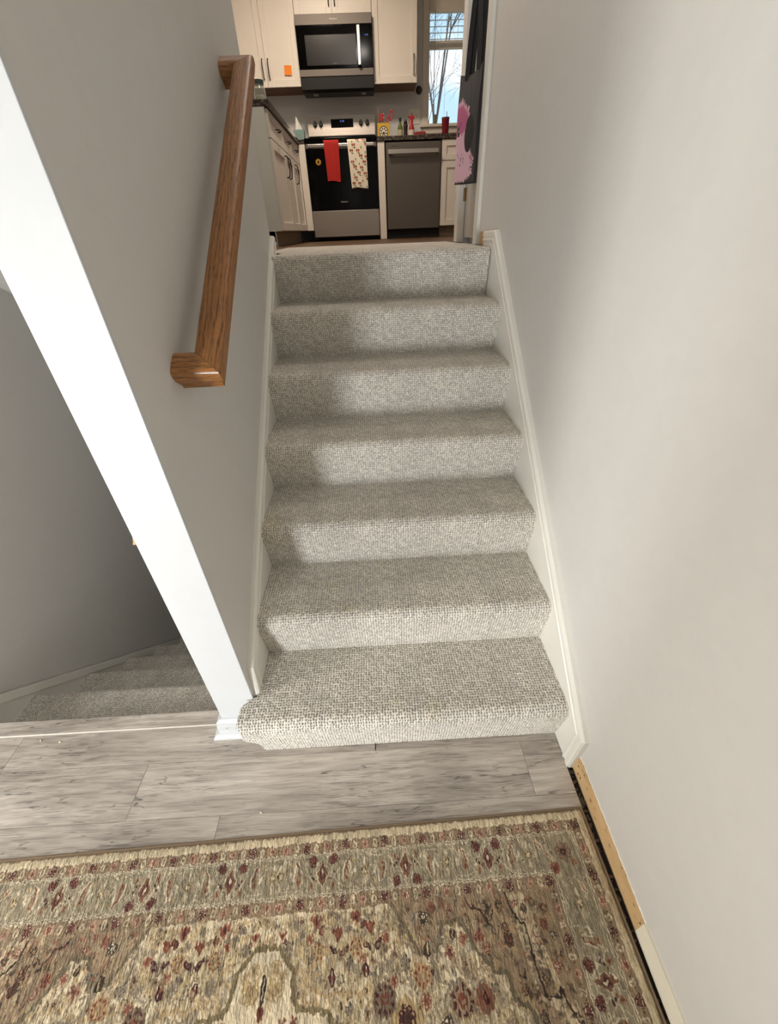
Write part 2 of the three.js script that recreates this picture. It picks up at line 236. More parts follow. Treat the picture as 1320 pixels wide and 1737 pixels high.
// ------------------------------------------------------------------ carpeted stairs
function stepGeometry(prof, xl, xr, nx, disp, stain) { // prof: [z, y] polyline fine; xl(t): left edge at arc length
  const L = [0]; for (let i = 1; i < prof.length; i++) L.push(L[i - 1] + Math.hypot(prof[i][0] - prof[i - 1][0], prof[i][1] - prof[i - 1][1]));
  const pos = [], uv = [], col = [], idx = [], m = prof.length;
  for (let i = 0; i < m; i++) {
    const a = prof[Math.max(0, i - 1)], b = prof[Math.min(m - 1, i + 1)], tz = b[0] - a[0], ty = b[1] - a[1], l = Math.hypot(tz, ty) || 1, nz = -ty / l, ny = tz / l; // outward
    for (let k = 0; k <= nx; k++) {
      const x0 = xl(prof[i][0], prof[i][1]), x = lerp(x0, xr, k / nx), h = disp ? disp * (loopAt(x / LOOP, L[i] / LOOP)[0] - 0.4) : 0;
      pos.push(x, prof[i][1] + ny * h, prof[i][0] + nz * h); uv.push(x, L[i]);
      const s = stain ? stain(x, prof[i][1], prof[i][0]) : 0, dirt = 0.93 + 0.14 * fbm(mod(x, 1), mod(L[i] + prof[0][1] * 3, 1), 7, 9, 3, 509); col.push(dirt * (1 - 0.1 * s), dirt * (1 - 0.14 * s), dirt * (1 - 0.34 * s));
    }
  }
  for (let i = 0; i + 1 < m; i++) for (let k = 0; k < nx; k++) { const a = i * (nx + 1) + k, b = a + nx + 1; idx.push(a, b, a + 1, a + 1, b, b + 1); }
  const g = new THREE.BufferGeometry(); g.setAttribute('position', new THREE.Float32BufferAttribute(pos, 3)); g.setAttribute('uv', new THREE.Float32BufferAttribute(uv, 2)); g.setAttribute('color', new THREE.Float32BufferAttribute(col, 3)); g.setIndex(idx); g.computeVertexNormals(); return g;
}
function waterfall(zb, y, zr, yb, nz, step, rad = 0.03) { // from the tread's back over the rounded nose to the riser's foot
  const raw = [[zb, y]], cz = nz - rad, cy = y - rad; raw.push([cz, y]);
  const end = Math.atan2(nz - zr, 0) * 0 + (Math.PI / 2 + Math.atan((nz - zr) / (cy - yb + 1e-6)) * 1.0);
  for (let k = 1; k <= 14; k++) { const a = end * k / 14; raw.push([cz + rad * Math.sin(a), cy + rad * Math.cos(a)]); }
  raw.push([zr, yb]);
  const out = []; for (let i = 0; i + 1 < raw.length; i++) { const d = Math.hypot(raw[i + 1][0] - raw[i][0], raw[i + 1][1] - raw[i][1]), n = Math.max(1, Math.round(d / step)); for (let k = 0; k < n; k++) out.push([lerp(raw[i][0], raw[i + 1][0], k / n), lerp(raw[i][1], raw[i + 1][1], k / n)]); }
  out.push(raw[raw.length - 1]); return out;
}
{
  const st = thing('carpeted_staircase', 'seven steps of greige looped carpet climbing to the kitchen', 'stairs');
  const blob = (x, y, z, cx, cy, cz, r) => clamp(1 - Math.hypot(x - cx, y - cy, z - cz) / r);
  const stain = (x, y, z) => { const n = 0.55 + 0.9 * fbm(mod(x, 1), mod(z, 1), 24, 24, 3, 501); return clamp(0.8 * blob(x, y, z, 0.02, 0.56, -0.5, 0.075) * n + 0.6 * blob(x, y, z, 0.55, 0.19, -0.0, 0.05) * n + 0.4 * blob(x, y, z, 0.24, 0.38, -0.36, 0.04) * n + 0.5 * blob(x, y, z, 0.3, 0.38, -0.25, 0.03) * n + 0.4 * blob(x, y, z, 0.43, 0.19, -0.03, 0.035)); };
  for (let i = 1; i <= 7; i++) {
    const fine = i <= 3, zb = i === 7 ? -1.78 : -i * RUN - 0.004, prof = waterfall(zb, i * RISE, -(i - 1) * RUN + (i === 1 ? 0.0 : 0.001), (i - 1) * RISE + (i === 1 ? 0.002 : 0), -(i - 1) * RUN + 0.031, fine ? 0.003 : 0.006, i === 7 ? 0.022 : 0.03);
    const xl = i > 1 ? () => -0.0015 : (z, y) => { const f = smooth(-0.085, -0.035, z), low = smooth(0.055, 0.12, y); return -0.004 - 0.047 * f * low * (1 - 0.25 * smooth(0.012, 0.035, z)); };
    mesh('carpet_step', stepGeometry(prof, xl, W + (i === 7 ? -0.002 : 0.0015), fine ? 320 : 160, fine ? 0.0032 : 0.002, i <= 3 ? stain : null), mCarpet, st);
  }
  { // turned end of the lowest step in front of the wall end
    const prof = waterfall(-0.085, RISE, 0, 0.002, 0.031, 0.006), v = [], uvs = [], cl = []; const xl = (z, y) => { const f = smooth(-0.085, -0.035, z), low = smooth(0.055, 0.12, y); return -0.004 - 0.047 * f * low * (1 - 0.25 * smooth(0.012, 0.035, z)); };
    for (let i = 0; i + 1 < prof.length; i++) { const A = prof[i], B = prof[i + 1], p = (q, s) => [s ? 0.0 : xl(q[0], q[1]), s ? Math.max(0.002, q[1] - 0.05) : q[1], s ? q[0] - 0.03 : q[0]]; for (const [q, s] of [[A, 0], [A, 1], [B, 1], [A, 0], [B, 1], [B, 0]]) { v.push(...p(q, s)); uvs.push(q[0], s * 0.06 + q[1]); cl.push(1, 1, 1); } }
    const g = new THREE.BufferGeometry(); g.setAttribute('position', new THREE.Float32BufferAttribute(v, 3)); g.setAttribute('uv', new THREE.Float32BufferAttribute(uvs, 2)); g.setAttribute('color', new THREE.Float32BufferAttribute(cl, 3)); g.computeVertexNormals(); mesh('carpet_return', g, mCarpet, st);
  }
  // carpet on the floor at the head of the stairs
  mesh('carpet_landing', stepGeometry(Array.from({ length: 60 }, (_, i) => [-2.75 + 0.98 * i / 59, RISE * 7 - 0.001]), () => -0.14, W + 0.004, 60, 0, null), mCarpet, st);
  // solid stringer under the carpet
  const under = [[-0.02, 0.0]]; for (let i = 1; i <= 7; i++) { under.push([-(i - 1) * RUN - 0.02, i * RISE - 0.035]); under.push([-i * RUN - 0.02, i * RISE - 0.035]); } under.push([-1.78, 6.6 * RISE], [-1.78, -0.29], [-0.02, -0.29]);
  mesh('stringer', alongX(under, 0.002, W - 0.002), M(0x8a6b46, 0.8), st);
}
{ // flight going down
  const st = thing('carpeted_staircase', 'shadowed carpeted steps going down beside the white wall end', 'stairs');
  const R2 = 0.205, G2 = 0.2405; 
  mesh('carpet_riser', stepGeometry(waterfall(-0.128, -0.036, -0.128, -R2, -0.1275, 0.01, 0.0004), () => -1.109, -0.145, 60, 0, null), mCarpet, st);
  for (let k = 1; k <= 12; k++) { const zn = -0.152 - k * G2;
    const y = -k * R2 + 0.02, p = []; const rad = 0.03, zb = -0.124 - (k - 1) * G2; p.push([zb, y]); const n = 34; for (let i = 1; i <= n; i++) p.push([lerp(zb, zn + rad, i / n), y]); for (let i = 1; i <= 8; i++) { const a = Math.PI / 2 * i / 8 * 1.05; p.push([zn + rad - rad * Math.sin(a), y - rad + rad * Math.cos(a)]); } for (let i = 1; i <= 24; i++) p.push([lerp(zn, zn + 0.028, i / 24), lerp(y - rad, y - R2, i / 24)]);
    p.reverse();
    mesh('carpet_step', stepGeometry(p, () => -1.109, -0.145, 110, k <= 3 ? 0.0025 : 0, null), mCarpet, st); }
  // skirting on the far wall
  const g = struct('trim_4', 'white skirting board running down beside the lower flight', 'skirting');
  const line = (z) => 0.235 + z * 0.94; const A = -0.2, B = -3.2, y0 = line(A), y1 = line(B);
  mesh('board', (() => { const b = poly([[-A, y0], [-A, y0 - 0.36], [-B, y1 - 0.5], [-B, y1]], 0.015); b.rotateY(Math.PI / 2); b.translate(-1.125, 0, 0); return worldUV(b); })(), mTrim, g);
  mesh('moulding', (() => { const b = poly([[-A, y0], [-A, y0 - 0.05], [-B, y1 - 0.05], [-B, y1]], 0.022, 0.004); b.rotateY(Math.PI / 2); b.translate(-1.125, 0, 0); return worldUV(b); })(), mTrim, g);
}
// ------------------------------------------------------------------ oak handrail with mitred returns
function handrail(root, o, slope, len, xc, wallX, matMain, matEnd, ends = [1, 1]) {
  const l = Math.hypot(1, slope), d = new THREE.Vector3(0, slope / l, -1 / l), n = new THREE.Vector3(0, 1 / l, slope / l);
  const half = [[0, 0.0312], [0.017, 0.0306], [0.0245, 0.0290], [0.0290, 0.0250], [0.0308, 0.0190], [0.0308, 0.0030], [0.0296, -0.0005], [0.0265, -0.0022], [0.0272, -0.0080], [0.0255, -0.0105], [0.0222, -0.0125], [0.0226, -0.0185], [0.0195, -0.0215], [0.0195, -0.0335], [0, -0.0335]];
  const prof = [...half, ...half.slice(1, -1).reverse().map(([a, b]) => [-a, b])];
  const P = (p, q, b) => new THREE.Vector3(p, o[1], o[2]).addScaledVector(d, q).addScaledVector(n, b);
  const arc = [0]; for (let i = 1; i <= prof.length; i++) { const A = prof[i - 1], B = prof[i % prof.length]; arc.push(arc[i - 1] + Math.hypot(A[0] - B[0], A[1] - B[1])); }
  const build = (from, to, along) => { // from(a), to(a) -> [p, q]
    const v = [], uv = [], caps = [[], []];
    for (let i = 0; i < prof.length; i++) {
      const A = prof[i], B = prof[(i + 1) % prof.length], c = [[from(A[0]), A, arc[i]], [to(A[0]), A, arc[i]], [to(B[0]), B, arc[i + 1]], [from(B[0]), B, arc[i + 1]]];
      const pt = c.map(([pq, pr]) => P(pq[0], pq[1], pr[1])), t = c.map(([pq, , ar]) => [along ? pq[1] : pq[0], ar]);
      for (const k of [0, 1, 2, 0, 2, 3]) { v.push(...pt[k].toArray()); uv.push(...t[k]); }
      caps[0].push(pt[0]); caps[1].push(pt[1]);
    }
    for (const c of caps) for (let j = 1; j + 1 < c.length; j++) { v.push(...c[0].toArray(), ...c[j].toArray(), ...c[j + 1].toArray()); uv.push(0, 0, 0.01, 0, 0.01, 0.01); }
    const g = new THREE.BufferGeometry(); g.setAttribute('position', new THREE.Float32BufferAttribute(v, 3)); g.setAttribute('uv', new THREE.Float32BufferAttribute(uv, 2)); g.computeVertexNormals(); return toCreasedNormals(g, 0.6);
  };
  const e = 0.0004;
  mesh('rail', build((a) => [xc + a, -a + e], (a) => [xc + a, len + a - e], true), matMain, root);
  if (ends[0]) mesh('wall_return', build((a) => [wallX, -a], (a) => [xc + a - e, -a], false), matEnd, root);
  if (ends[1]) mesh('wall_return', build((a) => [wallX, len + a], (a) => [xc + a - e, len + a], false), matEnd, root);
  return { P, len };
}
{
  const hr = thing('handrail', 'honey oak handrail with mitred ends on the left stair wall', 'handrail');
  const { P } = handrail(hr, [0, 1.162, -0.268], 0.715, 1.172, 0.0558, XL + 0.0005, mOak, mOakEnd);
  for (const q of [0.20, 0.585, 0.97]) {
    const a = P(XL + 0.003, q + 0.02, -0.075), b = P(0.057, q + 0.02, -0.0345), m = P(0.03, q + 0.02, -0.07), br = [];
    const dsk = new THREE.CylinderGeometry(0.016, 0.018, 0.006, 20); dsk.rotateZ(Math.PI / 2); dsk.translate(a.x, a.y, a.z); br.push(dsk);
    br.push(tube([a.toArray(), m.toArray(), b.toArray()], 0.0048, 16, 10));
    mesh('bracket', merge(br), mBrass, hr);
  }
  for (const [q, b] of [[0.30, -0.006], [0.72, -0.006]]) { const s = P(0.057 - 0.0295, q, b), g = new THREE.SphereGeometry(0.0032, 10, 8); g.translate(s.x, s.y, s.z); mesh('screw', g, mBrass, hr); }
}
{ // handrail of the lower flight, only its end shows beyond the white wall end
  const hr = thing('handrail', 'light oak rail end showing just left of the white wall end', 'handrail');
  handrail(hr, [0, 0.812, -0.150], -0.85, 0.9, -0.190, XLL - 0.0005, mOak, M(0xd9a777, 0.4), [1, 1]);
}
// ------------------------------------------------------------------ rug
{
  const RW = 1.73, RL = 1.2, CW = 2048, CH = Math.round(2048 * RL / RW), S = CW / RW;
  const C = { tan: '#8a7a66', cream: '#bfb196', cream2: '#ae9f84', brown: '#86745e', brown2: '#6f6050', gold: '#a08b66', grn: '#867d69', grn2: '#6f6856', red: '#6e4438', red2: '#7f5545', mar: '#4a302e', dk: '#3f362f', pale: '#b8ac94', grey: '#7f7666', pink: '#92705f' };
  const rugTex = canvas(CW, CH, (g) => {
    g.scale(S, S); g.lineCap = 'round'; g.lineJoin = 'round'; const rnd = rng(77);
    const half = () => {
      const px = (c) => { g.fillStyle = c; }, dot = (x, y, r, c) => { px(c); g.beginPath(); g.arc(x, y, r, 0, 7); g.fill(); }, line = (pts, w, c, close) => { g.strokeStyle = c; g.lineWidth = w; g.beginPath(); pts.forEach(([x, y], i) => (i ? g.lineTo(x, y) : g.moveTo(x, y))); if (close) g.closePath(); g.stroke(); }, fill = (pts, c) => { px(c); g.beginPath(); pts.forEach(([x, y], i) => (i ? g.lineTo(x, y) : g.moveTo(x, y))); g.closePath(); g.fill(); };
      const flower = (x, y, r, n, c, c2, c3, sq = 1) => { for (let k = 0; k < n; k++) { const a = k / n * 6.283 + 0.3; dot(x + Math.cos(a) * r * 0.68, y + Math.sin(a) * r * 0.68 * sq, r * 0.36, c); dot(x + Math.cos(a) * r * 0.72, y + Math.sin(a) * r * 0.72 * sq, r * 0.15, c3 ?? c2); } dot(x, y, r * 0.36, c2); dot(x, y, r * 0.16, c); };
      const tulip = (x, y, r, c, c2) => { fill([[x - r, y - r * 0.3], [x - r * 0.75, y - r], [x - r * 0.35, y - r * 0.5], [x, y - r * 1.15], [x + r * 0.35, y - r * 0.5], [x + r * 0.75, y - r], [x + r, y - r * 0.3], [x + r * 0.4, y + r * 0.5], [x, y + r], [x - r * 0.4, y + r * 0.5]], c); fill([[x - r * 0.35, y], [x, y - r * 0.6], [x + r * 0.35, y], [x, y + r * 0.6]], c2); };
      const leaf = (x, y, w, h, a, c, c2) => { g.save(); g.translate(x, y); g.rotate(a); px(c); g.beginPath(); g.ellipse(0, 0, w, h, 0, 0, 7); g.fill(); if (c2) { g.strokeStyle = c2; g.lineWidth = w * 0.35; g.beginPath(); g.moveTo(0, -h * 0.6); g.lineTo(0, h * 0.6); g.stroke(); } g.restore(); };
      // bands from the edge inwards; x is the distance from the right edge, y from the top edge
      const band = (o, c) => { px(c); g.fillRect(o, o, RW, RL - 2 * o); };
      band(0, C.tan); band(0.008, C.cream);
      for (let i = 0; i < 900; i++) { const t = rnd() * 1.0, c = rnd() < 0.5 ? '#a99a7c' : '#cfc3aa'; g.globalAlpha = 0.55; line([[t, 0.009 + rnd() * 0.006], [t + 0.003, 0.02 + rnd() * 0.006]], 0.0014, c); line([[0.009 + rnd() * 0.006, t], [0.02 + rnd() * 0.006, t + 0.003]], 0.0014, c); g.globalAlpha = 1; }
      band(0.027, C.brown2); band(0.0285, C.brown); band(0.049, C.brown2); band(0.0505, C.pale); band(0.0535, C.grn2); band(0.0555, C.pale); band(0.058, C.grn);
      band(0.133, C.pale); band(0.1355, C.grn2); band(0.1375, C.pale); band(0.1405, C.brown2); band(0.142, C.brown); band(0.166, C.brown2); band(0.1675, C.cream);
      const guard = (o, wd) => { for (const side of [0, 1]) { let k = 0; for (let t = o + 0.012; t < (side ? RL : 0.88); t += 0.0268, k++) { const at = (a, b) => (side ? [b, a] : [a, b]), [x, y] = at(t, o + wd / 2);
        if (k % 2) { g.save(); g.translate(x, y); if (side) g.rotate(Math.PI / 2); for (const s of [-1, 1]) { g.strokeStyle = C.pale; g.lineWidth = 0.0026; g.beginPath(); g.ellipse(s * 0.0002, 0, 0.0042, 0.0072, 0, 0, 7); g.stroke(); dot(s * 0.0098, 0.001, 0.0017, C.dk); } dot(0, 0.001, 0.0015, C.grn2); g.restore(); }
        else if (k % 4) flower(x, y, 0.0098, 7, C.pink, C.red, C.pale); else flower(x, y, 0.0105, 8, C.mar, C.red2, C.pale); } } };
      guard(0.0285, 0.0205); guard(0.142, 0.024);
      const curls = (n, inside, cols, s0, al) => { for (let i = 0; i < n; i++) { const x = rnd() * 0.875, y = rnd() * 0.62; if (!inside(x, y)) continue; const s = s0 * (0.6 + rnd() * 0.9), a = rnd() * 6.283, c = cols[Math.floor(rnd() * cols.length)]; g.globalAlpha = al * (0.5 + 0.5 * rnd()); g.strokeStyle = c; g.lineWidth = s * 0.28; const k = Math.floor(rnd() * 3); if (k === 0) { g.beginPath(); g.arc(x, y, s, a, a + 3.6); g.stroke(); dot(x + Math.cos(a) * s, y + Math.sin(a) * s, s * 0.4, c); } else if (k === 1) { leaf(x, y, s * 0.5, s * 1.1, a, c); dot(x, y, s * 0.25, C.dk); } else { line([[x, y], [x + Math.cos(a) * s * 1.6, y + Math.sin(a) * s * 1.6], [x + Math.cos(a + 0.9) * s * 2.2, y + Math.sin(a + 0.9) * s * 2.2]], s * 0.28, c); for (const q of [0, 2.1, 4.2]) dot(x + Math.cos(a + q) * s * 0.5, y + Math.sin(a + q) * s * 0.5, s * 0.36, c); } } g.globalAlpha = 1; };
      const edge = (x, y) => Math.min(x, y);
      curls(5200, (x, y) => edge(x, y) > 0.062 && edge(x, y) < 0.13, [C.pale, C.pale, C.grn2, C.brown, C.cream2, C.grey], 0.0045, 0.8);
      // main border
      const unit = (flip) => { // centred on a lozenge at 0,0; extends +-0.11 along x and +-0.0365 along y
        g.save(); if (flip) g.scale(1, -1);
        for (const s of [-1, 1]) { line([[0, -0.0365], [s * 0.02, -0.012], [s * 0.035, 0.012], [s * 0.052, 0.031], [s * 0.09, 0.031], [s * 0.094, 0.0365]], 0.0018, C.pale); line([[s * 0.012, 0.0365], [s * 0.032, 0.006], [s * 0.046, -0.012]], 0.0014, C.pale); flower(s * 0.027, -0.028, 0.0115, 8, C.mar, C.red, C.pink); leaf(s * 0.029, 0.023, 0.007, 0.0085, 0, C.brown, C.red); dot(s * 0.029, 0.023, 0.0026, C.red); dot(s * 0.024, 0.008, 0.003, C.dk); dot(s * 0.018, 0.0125, 0.0024, C.red); dot(s * 0.03, 0.0, 0.003, C.mar);
          g.strokeStyle = C.pale; g.lineWidth = 0.0042; g.beginPath(); g.ellipse(s * 0.064, -0.002, 0.009, 0.023, s * 0.22, 0, 7); g.stroke(); leaf(s * 0.064, 0.008, 0.008, 0.015, s * 0.2, C.brown); line([[s * 0.072, -0.026], [s * 0.063, -0.017], [s * 0.0605, 0.002]], 0.003, C.red); dot(s * 0.062, 0.012, 0.0033, C.red); leaf(s * 0.082, 0.0, 0.0035, 0.011, s * 0.5, C.pale); leaf(s * 0.083, -0.024, 0.003, 0.006, 0.4, C.gold); line([[s * 0.092, -0.0365], [s * 0.094, -0.018]], 0.0016, C.pale); }
        fill([[0, -0.031], [0.017, 0], [0, 0.033], [-0.017, 0]], C.pale); fill([[0, -0.028], [0.0152, 0], [0, 0.029], [-0.0152, 0]], '#6d5243'); fill([[0, -0.014], [0.007, -0.002], [0.005, 0.011], [-0.005, 0.011], [-0.007, -0.002]], C.mar); leaf(0, -0.001, 0.0028, 0.0085, 0, C.pale); leaf(0, 0.006, 0.0018, 0.003, 0, C.red2);
        g.restore(); };
      const star = () => { for (let k = 0; k < 8; k++) { const a = k * 0.7854; line([[Math.cos(a) * 0.004, Math.sin(a) * 0.004], [Math.cos(a) * 0.0105, Math.sin(a) * 0.0105]], 0.0028, C.gold); dot(Math.cos(a + 0.39) * 0.007, Math.sin(a + 0.39) * 0.007, 0.0016, C.dk); } dot(0, 0, 0.0042, C.pale); leaf(0, -0.021, 0.0034, 0.009, 0, C.pale); leaf(0, 0.021, 0.0034, 0.009, 0, C.cream2); };
      let q = 0; for (let t = 0.301; t < 1; t += 0.2215, q++) { g.save(); g.translate(t, 0.0955); unit(q % 2); g.restore(); g.save(); g.translate(t + 0.1107, 0.0955); star(); g.restore(); }
      g.save(); g.translate(0.301 - 0.1107, 0.0955); star(); g.restore();
      q = 0; for (let t = 0.33; t < RL; t += 0.2215, q++) { g.save(); g.translate(0.0955, t); g.rotate(Math.PI / 2); unit(q % 2); g.restore(); g.save(); g.translate(0.0955, t + 0.1107); star(); g.restore(); }
      flower(0.0955, 0.0955, 0.021, 9, C.brown2, C.mar, C.pink); flower(0.13, 0.128, 0.012, 8, C.red, C.mar, C.pink); flower(0.075, 0.12, 0.009, 6, C.brown, C.red); g.save(); g.translate(0.0955, 0.20); star(); g.restore(); for (const [a, b] of [[0.16, 0.075], [0.075, 0.17], [0.14, 0.1]]) leaf(a, b, 0.006, 0.016, 0.6, C.cream2, C.red);
      // field: spandrel corner, brown, with dark stepped outline
      fill([[0.168, 0.168], [0.565, 0.168], [0.535, 0.212], [0.508, 0.256], [0.466, 0.258], [0.446, 0.212], [0.40, 0.208], [0.372, 0.262], [0.335, 0.3], [0.31, 0.302], [0.305, 0.34], [0.27, 0.36], [0.265, 0.43], [0.235, 0.45], [0.22, 0.56], [0.168, 0.6]], C.brown);
      fill([[0.275, 0.17], [0.23, 0.17], [0.215, 0.25], [0.20, 0.32], [0.172, 0.36], [0.172, 0.42], [0.19, 0.418], [0.215, 0.36], [0.25, 0.345], [0.265, 0.25]], C.cream2);
      fill([[0.25, 0.30], [0.215, 0.30], [0.21, 0.335], [0.248, 0.34]], C.brown2); fill([[0.205, 0.33], [0.18, 0.36], [0.18, 0.33]], C.brown);
      const inSp = (x, y) => y > 0.17 && x > 0.17 && (x < 0.4 ? y < 0.62 && (x < 0.27 || y < 0.21 + (0.42 - x) * 0.9) : y < (x < 0.44 ? 0.205 : x < 0.51 ? 0.25 : 0.19)) && x < 0.55;
      curls(5200, inSp, [C.brown2, C.cream2, C.gold, C.brown2, C.red2, C.grey, C.dk], 0.0065, 0.75);
      for (const [a, b, r, c, c2] of [[0.49, 0.198, 0.013, C.dk, C.pale], [0.468, 0.185, 0.01, C.red, C.brown2], [0.425, 0.195, 0.009, C.red, C.pale], [0.44, 0.175, 0.008, C.red2, C.brown2], [0.385, 0.22, 0.01, C.brown2, C.cream2], [0.36, 0.24, 0.012, C.red2, C.mar], [0.345, 0.262, 0.009, C.red, C.pale], [0.30, 0.19, 0.009, C.dk, C.gold], [0.295, 0.228, 0.01, C.mar, C.gold], [0.292, 0.25, 0.012, C.dk, C.red], [0.262, 0.19, 0.009, C.red, C.pale], [0.24, 0.2, 0.008, C.dk, C.brown], [0.215, 0.19, 0.008, C.dk, C.gold], [0.19, 0.2, 0.009, C.mar, C.gold], [0.2, 0.23, 0.01, C.red, C.brown2], [0.185, 0.25, 0.008, C.dk, C.cream], [0.228, 0.318, 0.008, C.dk, C.gold], [0.195, 0.3, 0.01, C.red, C.pale], [0.25, 0.37, 0.01, C.dk, C.brown2], [0.28, 0.33, 0.008, C.mar, C.gold], [0.225, 0.4, 0.012, C.red, C.brown2], [0.19, 0.43, 0.01, C.dk, C.gold], [0.245, 0.43, 0.009, C.red2, C.dk], [0.2, 0.48, 0.012, C.red, C.mar]]) flower(a, b, r, 6, c, c2);
      curls(6500, (x, y) => x > 0.17 && y > 0.172 && !inSp(x, y), [C.cream2, '#a3926f', C.brown, C.grey, C.gold, '#9b8a6c', C.brown2], 0.0078, 0.78);
      line([[0.565, 0.168], [0.535, 0.212], [0.508, 0.256], [0.466, 0.258], [0.446, 0.212], [0.40, 0.208], [0.372, 0.262], [0.335, 0.3], [0.31, 0.302], [0.305, 0.34], [0.27, 0.36], [0.265, 0.43], [0.235, 0.45], [0.22, 0.56]], 0.009, '#6a604e');
      line([[0.277, 0.168], [0.271, 0.2], [0.256, 0.222], [0.246, 0.226], [0.244, 0.28], [0.236, 0.345], [0.205, 0.343], [0.20, 0.33], [0.188, 0.37], [0.172, 0.385]], 0.0042, C.dk);
      line([[0.378, 0.176], [0.37, 0.188], [0.352, 0.19], [0.344, 0.2], [0.334, 0.222], [0.325, 0.226]], 0.0038, C.dk); line([[0.318, 0.198], [0.322, 0.21], [0.33, 0.214]], 0.0032, C.dk); line([[0.285, 0.305], [0.272, 0.308], [0.268, 0.298]], 0.003, C.dk);
      // cream field flowers
      for (const [a, b, r] of [[0.655, 0.186, 0.014], [0.753, 0.188, 0.014], [0.833, 0.205, 0.009]]) { tulip(a, b, r, C.red2, C.mar); flower(a - r * 1.1, b + r * 1.1, r * 0.55, 5, C.mar, C.red2); }
      for (const [a, b] of [[0.622, 0.205], [0.70, 0.212]]) tulip(a, b, 0.0125, C.red, C.red2);
      for (const [a, b, r, k] of [[0.79, 0.185, 0.010, 0], [0.815, 0.225, 0.011, 1], [0.765, 0.215, 0.010, 2], [0.725, 0.235, 0.010, 0], [0.67, 0.26, 0.009, 1], [0.585, 0.225, 0.010, 2], [0.565, 0.255, 0.010, 0], [0.54, 0.27, 0.012, 1], [0.64, 0.255, 0.008, 2], [0.615, 0.262, 0.008, 0], [0.76, 0.25, 0.009, 1], [0.57, 0.295, 0.010, 2], [0.63, 0.34, 0.010, 0], [0.67, 0.33, 0.009, 1], [0.50, 0.33, 0.012, 2], [0.48, 0.29, 0.009, 0], [0.455, 0.24, 0.009, 1], [0.40, 0.24, 0.010, 2], [0.40, 0.28, 0.010, 0], [0.345, 0.32, 0.010, 1], [0.58, 0.38, 0.012, 2], [0.50, 0.38, 0.012, 0], [0.64, 0.38, 0.012, 1], [0.42, 0.39, 0.012, 2]]) flower(a, b, r, 6, [C.brown, C.grey, C.red2][k], [C.mar, C.brown2, C.red][k], [C.cream2, C.dk, C.pale][k]);
      for (const [a, b] of [[0.70, 0.182], [0.672, 0.205], [0.785, 0.207], [0.80, 0.19]]) flower(a, b, 0.0085, 6, C.grey, C.brown2);
      for (const [a, b] of [[0.616, 0.238], [0.695, 0.243]]) { for (const s of [-1, 1]) leaf(a + s * 0.013, b - 0.003, 0.005, 0.011, s * 0.9, C.mar, C.grey); leaf(a, b + 0.004, 0.005, 0.01, 0, C.brown2, C.pale); }
      for (const [a, b] of [[0.656, 0.236], [0.742, 0.238]]) flower(a, b, 0.016, 7, '#9c8463', C.brown2, C.red);
      for (const [a, b, c] of [[0.632, 0.276, C.mar], [0.71, 0.281, C.mar]]) { leaf(a, b, 0.008, 0.014, 0.1, c, C.pale); dot(a, b, 0.003, C.red2); }
      for (const [a, b] of [[0.605, 0.28], [0.69, 0.285]]) flower(a, b, 0.0095, 5, C.grn, C.pale, C.dk);
      for (const [a, b] of [[0.745, 0.278], [0.66, 0.272], [0.58, 0.27], [0.6, 0.305]]) flower(a, b, 0.012, 7, C.grey, C.brown, C.cream2);
      line([[0.78, 0.24], [0.76, 0.262], [0.765, 0.29], [0.73, 0.305], [0.65, 0.31], [0.63, 0.3]], 0.004, '#a38c69');
      for (let i = 0; i < 26; i++) { const a = 0.56 + rnd() * 0.27, b = 0.178 + rnd() * 0.13; g.globalAlpha = 0.5; leaf(a, b, 0.005, 0.011, rnd() * 3, '#b09a74'); g.globalAlpha = 1; }
      flower(0.592, 0.322, 0.026, 10, C.brown2, C.red, C.mar); flower(0.545, 0.352, 0.026, 9, C.brown2, C.dk, C.gold); fill([[0.545, 0.315], [0.585, 0.352], [0.545, 0.392], [0.505, 0.352]], '#a08a67'); flower(0.545, 0.352, 0.02, 8, C.mar, C.dk, C.gold);
      flower(0.505, 0.292, 0.02, 9, '#9c8060', C.brown, C.red); leaf(0.487, 0.253, 0.011, 0.013, 0, C.dk, C.gold); flower(0.435, 0.262, 0.013, 5, C.red2, C.mar, C.grey); leaf(0.424, 0.232, 0.007, 0.009, 0, C.dk, C.gold); flower(0.42, 0.335, 0.028, 9, C.brown, C.red, C.mar); flower(0.37, 0.335, 0.022, 9, C.red2, C.mar, C.brown2); flower(0.46, 0.37, 0.016, 7, C.dk, C.red2, C.pale);
      line([[0.48, 0.24], [0.47, 0.3], [0.45, 0.31], [0.42, 0.306]], 0.006, C.grey); line([[0.46, 0.33], [0.44, 0.31]], 0.005, C.grey);
      for (let i = 0; i < 60; i++) { const a = 0.2 + rnd() * 0.65, b = 0.4 + rnd() * 0.5; flower(a, b, 0.008 + rnd() * 0.012, 7, [C.brown, C.red2, C.grey, C.brown2][i % 4], [C.mar, C.red, C.dk][i % 3], C.cream2); }
      // medallion: stepped grey outline and arch round a gold finial
      fill([[0.865, 0.222], [0.838, 0.224], [0.80, 0.262], [0.795, 0.3], [0.782, 0.322], [0.715, 0.33], [0.705, 0.352], [0.66, 0.356], [0.655, 0.44], [0.61, 0.45], [0.60, 0.75], [0.865, 0.75]], C.cream);
      line([[0.865, 0.224], [0.838, 0.226], [0.80, 0.262], [0.795, 0.3], [0.782, 0.322], [0.715, 0.33], [0.705, 0.352], [0.66, 0.356], [0.655, 0.44], [0.61, 0.45], [0.60, 0.75]], 0.010, '#74684f');
      line([[0.865, 0.236], [0.843, 0.238], [0.812, 0.268], [0.808, 0.31]], 0.004, C.pale);
